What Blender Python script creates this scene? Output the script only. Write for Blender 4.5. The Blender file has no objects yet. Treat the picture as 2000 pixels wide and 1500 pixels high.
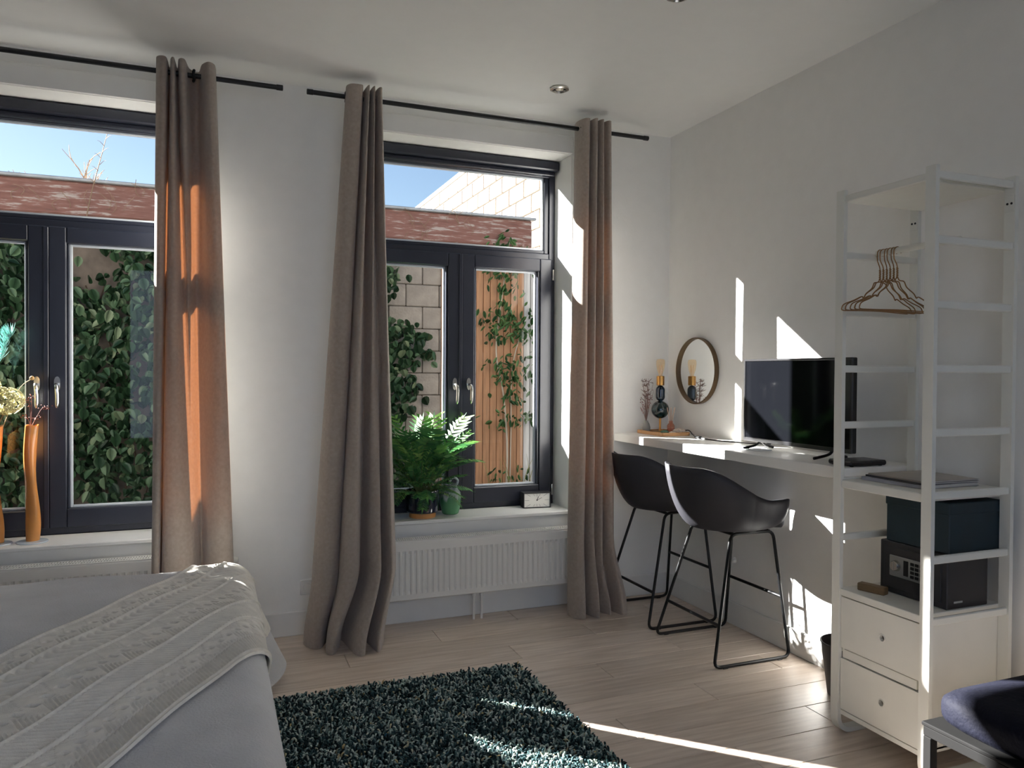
import bpy, math, random
import numpy as np
from mathutils import Vector, Matrix

random.seed(7)
rng = np.random.default_rng(7)
SC = bpy.context.scene
COL = SC.collection
PI = math.pi

# ------------------------------------------------------------------ camera
def make_camera():
    cx, cy, cz = -2.8689, -4.3804, 1.4727
    yaw, pitch, roll, f = 0.3775, -0.0148, 0.0064, 1487.6
    fw = Vector((math.sin(yaw) * math.cos(pitch), math.cos(yaw) * math.cos(pitch), math.sin(pitch)))
    r = Vector((math.cos(yaw), -math.sin(yaw), 0))
    u = r.cross(fw)
    c, s = math.cos(roll), math.sin(roll)
    r2, u2 = r * c + u * s, u * c - r * s
    cam = bpy.data.cameras.new('camera')
    cam.sensor_fit = 'HORIZONTAL'
    cam.sensor_width = 36.0
    cam.lens = f / 2000.0 * 36.0
    cam.clip_start = 0.05
    cam.clip_end = 200
    o = bpy.data.objects.new('camera', cam)
    o.matrix_world = Matrix(((r2.x, u2.x, -fw.x, cx), (r2.y, u2.y, -fw.y, cy), (r2.z, u2.z, -fw.z, cz), (0, 0, 0, 1)))
    COL.objects.link(o)
    SC.camera = o
make_camera()

# ------------------------------------------------------------------ sky, sun, exposure
SUN_DIR = Vector((1.0, -0.95, -0.685)).normalized()      # direction the light travels
SKY_STRENGTH = 0.17
SUN_STRENGTH = 72.0
def make_sky():
    w = bpy.data.worlds.new('sky')
    SC.world = w
    w.use_nodes = True
    nt = w.node_tree
    nt.nodes.clear()
    sky = nt.nodes.new('ShaderNodeTexSky')
    sky.sky_type = 'NISHITA'
    sky.sun_disc = False
    sky.sun_elevation = math.radians(27)
    sky.sun_rotation = math.radians(-47)
    sky.altitude = 0
    sky.air_density = 1.0
    sky.dust_density = 0.4
    sky.ozone_density = 1.5
    bg = nt.nodes.new('ShaderNodeBackground')
    bg.inputs['Strength'].default_value = SKY_STRENGTH
    out = nt.nodes.new('ShaderNodeOutputWorld')
    nt.links.new(sky.outputs[0], bg.inputs['Color'])
    nt.links.new(bg.outputs[0], out.inputs['Surface'])
    L = bpy.data.lights.new('sun', 'SUN')
    L.energy = SUN_STRENGTH
    L.angle = math.radians(0.53)
    L.color = (1.0, 0.98, 0.95)
    o = bpy.data.objects.new('sun', L)
    o.rotation_euler = SUN_DIR.to_track_quat('-Z', 'Y').to_euler()
    o.location = (-8, 7, 6)
    COL.objects.link(o)
make_sky()
SC.view_settings.view_transform = 'Standard'
SC.view_settings.look = 'None'
SC.view_settings.exposure = 0.0
SC.view_settings.gamma = 1.0
SC.view_settings.use_curve_mapping = False
SC.cycles.use_denoising = True
SC.cycles.max_bounces = 10
SC.cycles.diffuse_bounces = 6
SC.cycles.glossy_bounces = 3
SC.cycles.transparent_max_bounces = 12
SC.cycles.sample_clamp_indirect = 6.0

# ------------------------------------------------------------------ materials
def lin(c):
    return tuple(((x / 255.0) / 12.92 if x / 255.0 <= 0.04045 else ((x / 255.0 + 0.055) / 1.055) ** 2.4) for x in c)

MATS = {}
def M(name, rgb, rough=0.5, metal=0.0, var=0.08, vscale=12.0, bump=0.0, bscale=120.0, stretch=None, spec=0.5,
      sheen=0.0, rgb2=None, coat=0.0, transl=None, stripes=None):
    """Procedural material: noise colour variation + fine noise relief."""
    if name in MATS:
        return MATS[name]
    m = bpy.data.materials.new(name)
    m.use_nodes = True
    nt = m.node_tree
    b = nt.nodes['Principled BSDF']
    out = nt.nodes['Material Output']
    b.inputs['Roughness'].default_value = rough
    b.inputs['Metallic'].default_value = metal
    b.inputs['Specular IOR Level'].default_value = spec
    b.inputs['Sheen Weight'].default_value = sheen
    b.inputs['Coat Weight'].default_value = coat
    tc = nt.nodes.new('ShaderNodeTexCoord')
    mp = nt.nodes.new('ShaderNodeMapping')
    if stretch:
        mp.inputs['Scale'].default_value = stretch
    nt.links.new(tc.outputs['Object'], mp.inputs['Vector'])
    n = nt.nodes.new('ShaderNodeTexNoise')
    n.inputs['Scale'].default_value = vscale
    n.inputs['Detail'].default_value = 4
    nt.links.new(mp.outputs[0], n.inputs['Vector'])
    rp = nt.nodes.new('ShaderNodeValToRGB')
    c = lin(rgb)
    c2 = lin(rgb2) if rgb2 else None
    rp.color_ramp.elements[0].position = 0.3
    rp.color_ramp.elements[1].position = 0.7
    lo = c2 if c2 else tuple(x * (1 - var) for x in c)
    hi = c if c2 else tuple(min(1, x * (1 + var)) for x in c)
    rp.color_ramp.elements[0].color = (*lo, 1)
    rp.color_ramp.elements[1].color = (*hi, 1)
    nt.links.new(n.outputs['Fac'], rp.inputs['Fac'])
    nt.links.new(rp.outputs['Color'], b.inputs['Base Color'])
    if bump:
        nb = nt.nodes.new('ShaderNodeTexNoise')
        nb.inputs['Scale'].default_value = bscale
        nb.inputs['Detail'].default_value = 3
        nt.links.new(mp.outputs[0], nb.inputs['Vector'])
        bp = nt.nodes.new('ShaderNodeBump')
        bp.inputs['Strength'].default_value = bump
        bp.inputs['Distance'].default_value = 0.01
        nt.links.new(nb.outputs['Fac'], bp.inputs['Height'])
        nt.links.new(bp.outputs['Normal'], b.inputs['Normal'])
    if transl:
        amt, tcol = transl
        t = nt.nodes.new('ShaderNodeBsdfTranslucent')
        t.inputs['Color'].default_value = (*lin(tcol), 1)
        mx = nt.nodes.new('ShaderNodeMixShader')
        mx.inputs['Fac'].default_value = amt
        nt.links.new(b.outputs[0], mx.inputs[1])
        nt.links.new(t.outputs[0], mx.inputs[2])
        nt.links.new(mx.outputs[0], out.inputs['Surface'])
    MATS[name] = m
    return m

def glass_mat(name, tint=(255, 255, 255), refl=0.03, rough=0.0):
    if name in MATS:
        return MATS[name]
    m = bpy.data.materials.new(name)
    m.use_nodes = True
    nt = m.node_tree
    nt.nodes.clear()
    tr = nt.nodes.new('ShaderNodeBsdfTransparent')
    tr.inputs['Color'].default_value = (*lin(tint), 1)
    gl = nt.nodes.new('ShaderNodeBsdfGlossy')
    gl.inputs['Roughness'].default_value = rough
    lw = nt.nodes.new('ShaderNodeLayerWeight')      # Facing is the same on both sides of the pane
    pw = nt.nodes.new('ShaderNodeMath')
    pw.operation = 'POWER'
    pw.inputs[1].default_value = 4.0
    fr = nt.nodes.new('ShaderNodeMath')
    fr.operation = 'MULTIPLY_ADD'
    fr.inputs[1].default_value = 0.5
    fr.inputs[2].default_value = refl * .5
    nt.links.new(lw.outputs['Facing'], pw.inputs[0])
    nt.links.new(pw.outputs[0], fr.inputs[0])
    mx = nt.nodes.new('ShaderNodeMixShader')
    out = nt.nodes.new('ShaderNodeOutputMaterial')
    nt.links.new(fr.outputs[0], mx.inputs['Fac'])
    nt.links.new(tr.outputs[0], mx.inputs[1])
    nt.links.new(gl.outputs[0], mx.inputs[2])
    nt.links.new(mx.outputs[0], out.inputs['Surface'])
    MATS[name] = m
    return m

def island_mat(name, stops, rough=0.8, transl=None, spec=0.3, noise=0.0):
    """Colour picked at random for each separate piece (leaf, tuft) of a mesh."""
    m = bpy.data.materials.new(name)
    m.use_nodes = True
    nt = m.node_tree
    b = nt.nodes['Principled BSDF']
    out = nt.nodes['Material Output']
    b.inputs['Roughness'].default_value = rough
    b.inputs['Specular IOR Level'].default_value = spec
    g = nt.nodes.new('ShaderNodeNewGeometry')
    oi = nt.nodes.new('ShaderNodeObjectInfo')
    ad = nt.nodes.new('ShaderNodeMath')
    ad.operation = 'ADD'
    fr = nt.nodes.new('ShaderNodeMath')
    fr.operation = 'FRACT'
    nt.links.new(g.outputs['Random Per Island'], ad.inputs[0])
    nt.links.new(oi.outputs['Random'], ad.inputs[1])
    nt.links.new(ad.outputs[0], fr.inputs[0])
    rp = nt.nodes.new('ShaderNodeValToRGB')
    els = rp.color_ramp.elements
    while len(els) < len(stops):
        els.new(0.5)
    for e, (pos, c) in zip(els, stops):
        e.position = pos
        e.color = (*lin(c), 1)
    nt.links.new(fr.outputs[0], rp.inputs['Fac'])
    nt.links.new(rp.outputs['Color'], b.inputs['Base Color'])
    if transl:
        t = nt.nodes.new('ShaderNodeBsdfTranslucent')
        nt.links.new(rp.outputs['Color'], t.inputs['Color'])
        mx = nt.nodes.new('ShaderNodeMixShader')
        mx.inputs['Fac'].default_value = transl
        nt.links.new(b.outputs[0], mx.inputs[1])
        nt.links.new(t.outputs[0], mx.inputs[2])
        nt.links.new(mx.outputs[0], out.inputs['Surface'])
    MATS[name] = m
    return m

def plank_mat():
    m = M('oak_plank', (220, 205, 190), rough=0.33, spec=0.7, rgb2=(192, 174, 158), vscale=3.0, stretch=(1.2, 16, 1), bump=0.04, bscale=30)
    nt = m.node_tree
    b = nt.nodes['Principled BSDF']
    rp = [n for n in nt.nodes if n.type == 'VALTORGB'][0]
    oi = nt.nodes.new('ShaderNodeObjectInfo')
    mr = nt.nodes.new('ShaderNodeMapRange')
    mr.inputs['To Min'].default_value = 0.86
    mr.inputs['To Max'].default_value = 1.10
    nt.links.new(oi.outputs['Random'], mr.inputs['Value'])
    hs = nt.nodes.new('ShaderNodeHueSaturation')
    nt.links.new(mr.outputs[0], hs.inputs['Value'])
    nt.links.new(rp.outputs['Color'], hs.inputs['Color'])
    nt.links.new(hs.outputs[0], b.inputs['Base Color'])
    # shift the grain from plank to plank
    tc = [n for n in nt.nodes if n.type == 'TEX_COORD'][0]
    mp = [n for n in nt.nodes if n.type == 'MAPPING'][0]
    cx = nt.nodes.new('ShaderNodeVectorMath')
    cx.operation = 'ADD'
    sc = nt.nodes.new('ShaderNodeMath')
    sc.operation = 'MULTIPLY'
    sc.inputs[1].default_value = 37.0
    nt.links.new(oi.outputs['Random'], sc.inputs[0])
    nt.links.new(tc.outputs['Object'], cx.inputs[0])
    nt.links.new(sc.outputs[0], cx.inputs[1])
    nt.links.new(cx.outputs[0], mp.inputs['Vector'])
    return m

white_wall = M('white_wall', (236, 235, 231), rough=0.85, var=0.015, bump=0.05, bscale=60)
grey_wall = M('grey_wall', (132, 130, 124), rough=0.85, var=0.02, bump=0.05, bscale=60)  # for the unseen left and rear walls, greyed to cut bounce light
white_ceiling = M('white_ceiling', (238, 238, 236), rough=0.9, var=0.01)
white_trim = M('white_trim', (228, 227, 223), rough=0.45, var=0.015, bump=0.02)
white_metal = M('white_metal', (222, 222, 214), rough=0.35, var=0.02)
white_panel = M('white_panel', (220, 219, 211), rough=0.4, var=0.02)
frame_dark = M('frame_dark', (34, 37, 48), rough=0.32, var=0.08, bump=0.02)
black_metal = M('black_metal', (17, 18, 20), rough=0.35, metal=0.3, var=0.1)
rod_black = M('rod_black', (20, 22, 26), rough=0.4, metal=0.3, var=0.1)
chrome = M('brushed_chrome', (205, 202, 195), rough=0.25, metal=1.0, var=0.05)
alu = M('spacer_aluminium', (205, 210, 214), rough=0.4, metal=0.2, var=0.05)
curtain_m = M('curtain_velvet', (156, 145, 135), rough=0.9, var=0.10, vscale=60, bump=0.25, bscale=450, sheen=0.25,
              transl=(0.045, (205, 130, 80)))
def line_curtain(m):
    # pale lining on the window side of the cloth
    nt = m.node_tree
    b = nt.nodes['Principled BSDF']
    rp = [n for n in nt.nodes if n.type == 'VALTORGB'][0]
    g = nt.nodes.new('ShaderNodeNewGeometry')
    mx = nt.nodes.new('ShaderNodeMixRGB')
    mx.inputs['Color2'].default_value = (*lin((214, 212, 208)), 1)
    iv = nt.nodes.new('ShaderNodeMath')
    iv.operation = 'SUBTRACT'
    iv.inputs[0].default_value = 1.0
    nt.links.new(g.outputs['Backfacing'], iv.inputs[1])
    nt.links.new(iv.outputs[0], mx.inputs['Fac'])
    nt.links.new(rp.outputs['Color'], mx.inputs['Color1'])
    nt.links.new(mx.outputs[0], b.inputs['Base Color'])
line_curtain(curtain_m)
glass = glass_mat('window_glass')
clear_glass = glass_mat('clear_glass', (235, 242, 242), 0.09)
amber_glass = glass_mat('amber_bulb_glass', (255, 242, 222), 0.10)
brass = M('brass', (190, 140, 78), rough=0.3, metal=1.0, var=0.08)
gold_wire = M('gold_wire', (150, 112, 72), rough=0.35, metal=0.9, var=0.1)
plank_m = plank_mat()

# ------------------------------------------------------------------ mesh helpers
WL = {}

def catmull(pts, n, closed=False):
    P = np.asarray(pts, float)
    k = len(P)
    segs = k if closed else k - 1
    t = np.linspace(0, segs, n, endpoint=not closed)
    i = np.minimum(t.astype(int), segs - 1)
    u = (t - i)[:, None]
    def g(j):
        return P[j % k] if closed else P[np.clip(j, 0, k - 1)]
    p0, p1, p2, p3 = g(i - 1), g(i), g(i + 1), g(i + 2)
    return 0.5 * ((2 * p1) + (-p0 + p2) * u + (2 * p0 - 5 * p1 + 4 * p2 - p3) * u ** 2 + (-p0 + 3 * p1 - 3 * p2 + p3) * u ** 3)

class MB:
    def __init__(s):
        s.v = []
        s.f = []
    def add(s, v, f):
        k = len(s.v)
        s.v.extend([tuple(map(float, p)) for p in v])
        s.f.extend([tuple(i + k for i in q) for q in f])
        return s
    def box(s, lo, hi, ch=0.0):
        x0, y0, z0 = [min(a, b) for a, b in zip(lo, hi)]
        x1, y1, z1 = [max(a, b) for a, b in zip(lo, hi)]
        if ch <= 0:
            v = [(x, y, z) for z in (z0, z1) for y in (y0, y1) for x in (x0, x1)]
            return s.add(v, [(0, 2, 3, 1), (4, 5, 7, 6), (0, 1, 5, 4), (2, 6, 7, 3), (0, 4, 6, 2), (1, 3, 7, 5)])
        ch = min(ch, (x1 - x0) * .45, (y1 - y0) * .45, (z1 - z0) * .45)
        X, Y, Z = (x0, x1), (y0, y1), (z0, z1)
        v = []
        idx = {}
        for a in (0, 1):
            for b in (0, 1):
                for c in (0, 1):
                    sx, sy, sz = (ch if a == 0 else -ch), (ch if b == 0 else -ch), (ch if c == 0 else -ch)
                    for ax, p in enumerate(((X[a], Y[b] + sy, Z[c] + sz), (X[a] + sx, Y[b], Z[c] + sz), (X[a] + sx, Y[b] + sy, Z[c]))):
                        idx[(a, b, c, ax)] = len(v)
                        v.append(p)
        f = []
        def q(*k):
            f.append([idx[i] for i in k])
        for a in (0, 1):
            q((a, 0, 0, 0), (a, 1, 0, 0), (a, 1, 1, 0), (a, 0, 1, 0))
            q((0, a, 0, 1), (1, a, 0, 1), (1, a, 1, 1), (0, a, 1, 1))
            q((0, 0, a, 2), (1, 0, a, 2), (1, 1, a, 2), (0, 1, a, 2))
            for b in (0, 1):
                q((a, b, 0, 0), (a, b, 1, 0), (a, b, 1, 1), (a, b, 0, 1))
                q((a, 0, b, 0), (a, 1, b, 0), (a, 1, b, 2), (a, 0, b, 2))
                q((0, a, b, 1), (1, a, b, 1), (1, a, b, 2), (0, a, b, 2))
                for c in (0, 1):
                    f.append([idx[(a, b, c, 0)], idx[(a, b, c, 1)], idx[(a, b, c, 2)]])
        ctr = Vector(((x0 + x1) / 2, (y0 + y1) / 2, (z0 + z1) / 2))
        for k, face in enumerate(f):
            p = [Vector(v[i]) for i in face]
            nrm = (p[1] - p[0]).cross(p[2] - p[0])
            if nrm.dot(sum(p, Vector()) / len(p) - ctr) < 0:
                f[k] = face[::-1]
        return s.add(v, f)
    def tube(s, pts, r, n=8, closed=False, flat=None):
        """Sweep a round (or flat=(a,b) elliptical) section along a path."""
        P = [Vector(p) for p in pts]
        m = len(P)
        rr = r if hasattr(r, '__len__') else [r] * m
        rings = []
        prev = None
        for i, p in enumerate(P):
            if closed:
                t = (P[(i + 1) % m] - P[i - 1]).normalized()
            else:
                t = (P[min(i + 1, m - 1)] - P[max(i - 1, 0)]).normalized()
            if prev is None:
                a = Vector((0, 0, 1)) if abs(t.z) < 0.9 else Vector((1, 0, 0))
                u = t.cross(a).normalized()
            else:
                u = (prev - t * prev.dot(t)).normalized()
            w = t.cross(u)
            prev = u
            rings.append([p + (u * math.cos(2 * PI * k / n) + w * math.sin(2 * PI * k / n)) * rr[i] for k in range(n)])
        v = [q for ring in rings for q in ring]
        f = []
        for i in range(m if closed else m - 1):
            j = (i + 1) % m
            for k in range(n):
                f.append((i * n + k, i * n + (k + 1) % n, j * n + (k + 1) % n, j * n + k))
        if not closed:
            f.append(tuple(range(n))[::-1])
            f.append(tuple((m - 1) * n + k for k in range(n)))
        return s.add(v, f)
    def lathe(s, prof, c=(0, 0, 0), n=24, axis='z', cap=True):
        v, f = [], []
        for r, h in prof:
            for k in range(n):
                a = 2 * PI * k / n
                x, y = r * math.cos(a), r * math.sin(a)
                p = {'z': (x, y, h), 'x': (h, x, y), 'y': (y, h, x)}[axis]
                v.append((c[0] + p[0], c[1] + p[1], c[2] + p[2]))
        m = len(prof)
        for i in range(m - 1):
            for k in range(n):
                f.append((i * n + k, i * n + (k + 1) % n, (i + 1) * n + (k + 1) % n, (i + 1) * n + k))
        if cap:
            f.append(tuple(range(n))[::-1])
            f.append(tuple((m - 1) * n + k for k in range(n)))
        return s.add(v, f)
    def sheet(s, G, closed_u=False):
        """Grid of points G[v][u]."""
        nv, nu = len(G), len(G[0])
        v = [p for row in G for p in row]
        f = []
        for j in range(nv - 1):
            for i in range(nu if closed_u else nu - 1):
                k = (i + 1) % nu
                f.append((j * nu + i, j * nu + k, (j + 1) * nu + k, (j + 1) * nu + i))
        return s.add(v, f)
    def build(s, name, mat, parent=None, smooth=False, loc=None, angle=35, local=False):
        base = Vector((0, 0, 0)) if local else WL[parent.name] if parent is not None else Vector(loc) if loc is not None else Vector((0, 0, 0))
        me = bpy.data.meshes.new(name)
        me.from_pydata([(p[0] - base.x, p[1] - base.y, p[2] - base.z) for p in s.v], [], s.f)
        me.update()
        if smooth:
            me.shade_smooth()
            me.set_sharp_from_angle(angle=math.radians(angle))
        me.materials.append(mat)
        o = bpy.data.objects.new(name, me)
        COL.objects.link(o)
        if parent is not None:
            o.parent = parent
        else:
            o.location = base
        WL[o.name] = WL[parent.name] if parent is not None else base
        return o

def np_mesh(name, V, F, mat, parent=None, smooth=False):
    """V (n,3), F (m,k) numpy arrays -> one mesh object."""
    base = np.array(WL[parent.name]) if parent is not None else np.zeros(3)
    me = bpy.data.meshes.new(name)
    k = F.shape[1]
    me.vertices.add(len(V))
    me.vertices.foreach_set('co', (V - base).astype(np.float32).ravel())
    me.loops.add(F.size)
    me.loops.foreach_set('vertex_index', F.astype(np.int32).ravel())
    me.polygons.add(len(F))
    me.polygons.foreach_set('loop_start', np.arange(0, F.size, k, dtype=np.int32))
    me.polygons.foreach_set('loop_total', np.full(len(F), k, dtype=np.int32))
    me.update(calc_edges=True)
    me.validate()
    if smooth:
        me.shade_smooth()
    me.materials.append(mat)
    o = bpy.data.objects.new(name, me)
    COL.objects.link(o)
    if parent is not None:
        o.parent = parent
    WL[o.name] = Vector(base)
    return o

def tag(o, label=None, cat=None, group=None, kind=None):
    if label: o['label'] = label
    if cat: o['category'] = cat
    if group: o['group'] = group
    if kind: o['kind'] = kind
    return o

def thing(name, label, cat, loc=(0, 0, 0), rz=0.0, group=None):
    o = bpy.data.objects.new(name, None)
    o.empty_display_size = 0.1
    COL.objects.link(o)
    o.location = loc
    o.rotation_euler = (0, 0, rz)
    WL[o.name] = Vector(loc)
    return tag(o, label, cat, group)

def struct_root(name, loc=(0, 0, 0)):
    o = bpy.data.objects.new(name, None)
    COL.objects.link(o)
    o.location = loc
    WL[o.name] = Vector(loc)
    o['kind'] = 'structure'
    return o

def copy_tree(o, parent=None):
    c = o.copy()
    COL.objects.link(c)
    if parent is not None:
        c.parent = parent
    for ch in list(o.children):
        copy_tree(ch, c)
    return c

def inst(src, name, parent, loc, rot=(0, 0, 0), scale=(1, 1, 1)):
    o = bpy.data.objects.new(name, src.data if hasattr(src, 'data') else src)
    COL.objects.link(o)
    o.parent = parent
    o.location = Vector(loc) - WL[parent.name] if parent is not None else loc
    o.rotation_euler = rot
    o.scale = scale
    return o

def sm(a, b, x):
    t = min(1, max(0, (x - a) / (b - a)))
    return t * t * (3 - 2 * t)

# ------------------------------------------------------------------ room shell
XL, YB, H = -5.3, -5.6, 3.054
WT = 0.31                                   # thickness of the window wall
WIN = [(-4.315, -3.005), (-2.045, -0.735)]  # openings: left, right
SILL, HEAD = 0.60, 2.86

def room():
    b = MB()
    xs = [XL - .2, WIN[0][0], WIN[0][1], WIN[1][0], WIN[1][1], 0.2]
    for i in (0, 2, 4):
        b.box((xs[i], 0, -.15), (xs[i + 1], WT, H + .2))
    for a, c in WIN:
        b.box((a, 0, -.15), (c, WT, SILL - .022))
        b.box((a, 0, HEAD), (c, WT, H + .2))
    w = b.build('wall_back', white_wall)
    w['kind'] = 'structure'
    b = MB()
    for i in (0, 2, 4):
        b.box((xs[i] - (2 if i == 0 else 0), WT, -.15), (xs[i + 1] + (2 if i == 4 else 0), WT + .03, H + .8))
    for a, c in WIN:
        b.box((a, WT, -.15), (c, WT + .03, SILL))
        b.box((a, WT, HEAD), (c, WT + .03, H + .8))
    w = b.build('wall_bounce_cut', M('bounce_cut_grey', (104, 100, 95), rough=.9, var=.2, bump=.4, bscale=20))  # unseen outer skin, added dark to cut sun bounce onto the garden
    w['kind'] = 'structure'
    for nm, lo, hi in (('wall_right', (0, YB - .2, -.15), (.2, 0, H + .2)), ('wall_left', (XL - .2, YB - .2, -.15), (XL, 0, H + .2)),
                       ):
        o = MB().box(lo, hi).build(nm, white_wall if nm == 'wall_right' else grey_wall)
        o['kind'] = 'structure'
    # unseen rear wall, with windows and a sunlit front opposite added for fill light
    b = MB()
    fill_openings = [(-3.86, -2.61), (-2.48, -1.23)]
    xs = [XL, fill_openings[0][0], fill_openings[0][1], fill_openings[1][0], fill_openings[1][1], 0]
    for i in (0, 2, 4):
        b.box((xs[i], YB - .2, -.15), (xs[i + 1], YB, H + .2))
    for a, c in fill_openings:
        b.box((a, YB - .2, -.15), (c, YB, .55))
        b.box((a, YB - .2, 2.8), (c, YB, H + .2))
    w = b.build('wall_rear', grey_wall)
    w['kind'] = 'structure'
    for k, (a, c) in enumerate(fill_openings):
        root = struct_root('window_%d' % (k + 3), ((a + c) / 2, YB - .1, .55))  # invented rear window, there to let fill light in
        m = (a + c) / 2
        for lo, hi in (((a, .55), (a + .06, 2.8)), ((c - .06, .55), (c, 2.8)), ((a + .06, .55), (c - .06, .62)), ((a + .06, 2.73), (c - .06, 2.8)), ((m - .04, .62), (m + .04, 2.73))):
            MB().box((lo[0], YB - .16, lo[1]), (hi[0], YB - .09, hi[1]), .004).build('frame_bar', frame_dark, root)
        for x0, x1 in ((a + .06, m - .04), (m + .04, c - .06)):
            MB().box((x0, YB - .13, .62), (x1, YB - .124, 2.73)).build('pane', glass, root)
    w = MB().box((-16, -15.2, -.3), (12, -14.8, 8.5)).build('wall_fill_bounce', M('fill_bounce_grey', (88, 98, 116), rough=.9, var=.1))  # added bounce surface, sends sunlight in through the rear windows
    w['kind'] = 'structure'
    w = MB().box((-16, -14.8, -.4), (12, YB - .2, -.3)).build('street', M('street_paving', (98, 98, 98), rough=.9, var=.1))  # unseen ground, added along with the bounce surface
    w['kind'] = 'structure'
    o = MB().box((XL, YB, H), (0, 0, H + .2)).build('ceiling', white_ceiling)
    o['kind'] = 'structure'
    fl = MB().box((XL, YB, -.15), (0, 0, -.013)).build('floor', M('subfloor', (90, 74, 60), rough=.8))
    fl['kind'] = 'structure'
    # planks, laid parallel to the window wall
    pw, pl = 0.193, 1.38
    full = None
    row = 0
    y = 0.0
    while y > YB:
        off = (row * 0.53) % pl
        x = XL - off
        while x < 0:
            a, c = max(x, XL), min(x + pl, 0)
            if c - a > .03:
                yy = max(y - pw, YB)
                g = .0012
                if c - a > pl - .001 and yy == y - pw:
                    if full is None:
                        full = MB().box((-pl / 2 + g, -pw / 2 + g, -.012), (pl / 2 - g, pw / 2 - g, 0), .0016).build('plank', plank_m, fl)
                        full.location = ((a + c) / 2, (y + yy) / 2, 0)
                    else:
                        inst(full, 'plank', fl, ((a + c) / 2, (y + yy) / 2, 0))
                else:
                    o = MB().box((-(c - a) / 2 + g, -(y - yy) / 2 + g, -.012), ((c - a) / 2 - g, (y - yy) / 2 - g, 0), .0016).build('plank', plank_m, fl)
                    o.location = ((a + c) / 2, (y + yy) / 2, 0)
            x += pl
        y -= pw
        row += 1
    # baseboards
    for nm, lo, hi in (('baseboard_back', (XL + .016, -.016, 0), (0, 0, .135)), ('baseboard_right', (-.016, YB + .016, 0), (0, -.016, .135)),
                       ('baseboard_left', (XL, YB + .016, 0), (XL + .016, 0, .135)), ('baseboard_rear', (XL + .016, YB, 0), (-.016, YB + .016, .135))):
        o = MB().box(lo, hi, .004).build(nm, white_trim)
        o['kind'] = 'structure'
    # window casings and sills
    for k, (a, c) in enumerate(WIN):
        root = struct_root('trim_%d' % (k + 1), ((a + c) / 2, 0, SILL))
        cw, t = .078, .014
        MB().box((c + .002, -t, SILL), (c + cw, 0, HEAD + .11), .003).build('side_casing', white_trim, root)
        MB().box((a - cw, -t, SILL), (a - .002, 0, HEAD + .11), .003).build('side_casing', white_trim, root)
        MB().box((a - .002, -t, HEAD + .002), (c + .002, 0, HEAD + .11), .003).build('head_casing', white_trim, root)
        MB().box((a - cw, -t * .8, .46), (c + cw, 0, SILL - .024), .003).build('apron', white_trim, root)
        s = MB().box((a - cw - .01, -.034, SILL - .022), (c + cw + .01, .245, SILL), .004).build('sill_board', white_trim, root)
room()

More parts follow.
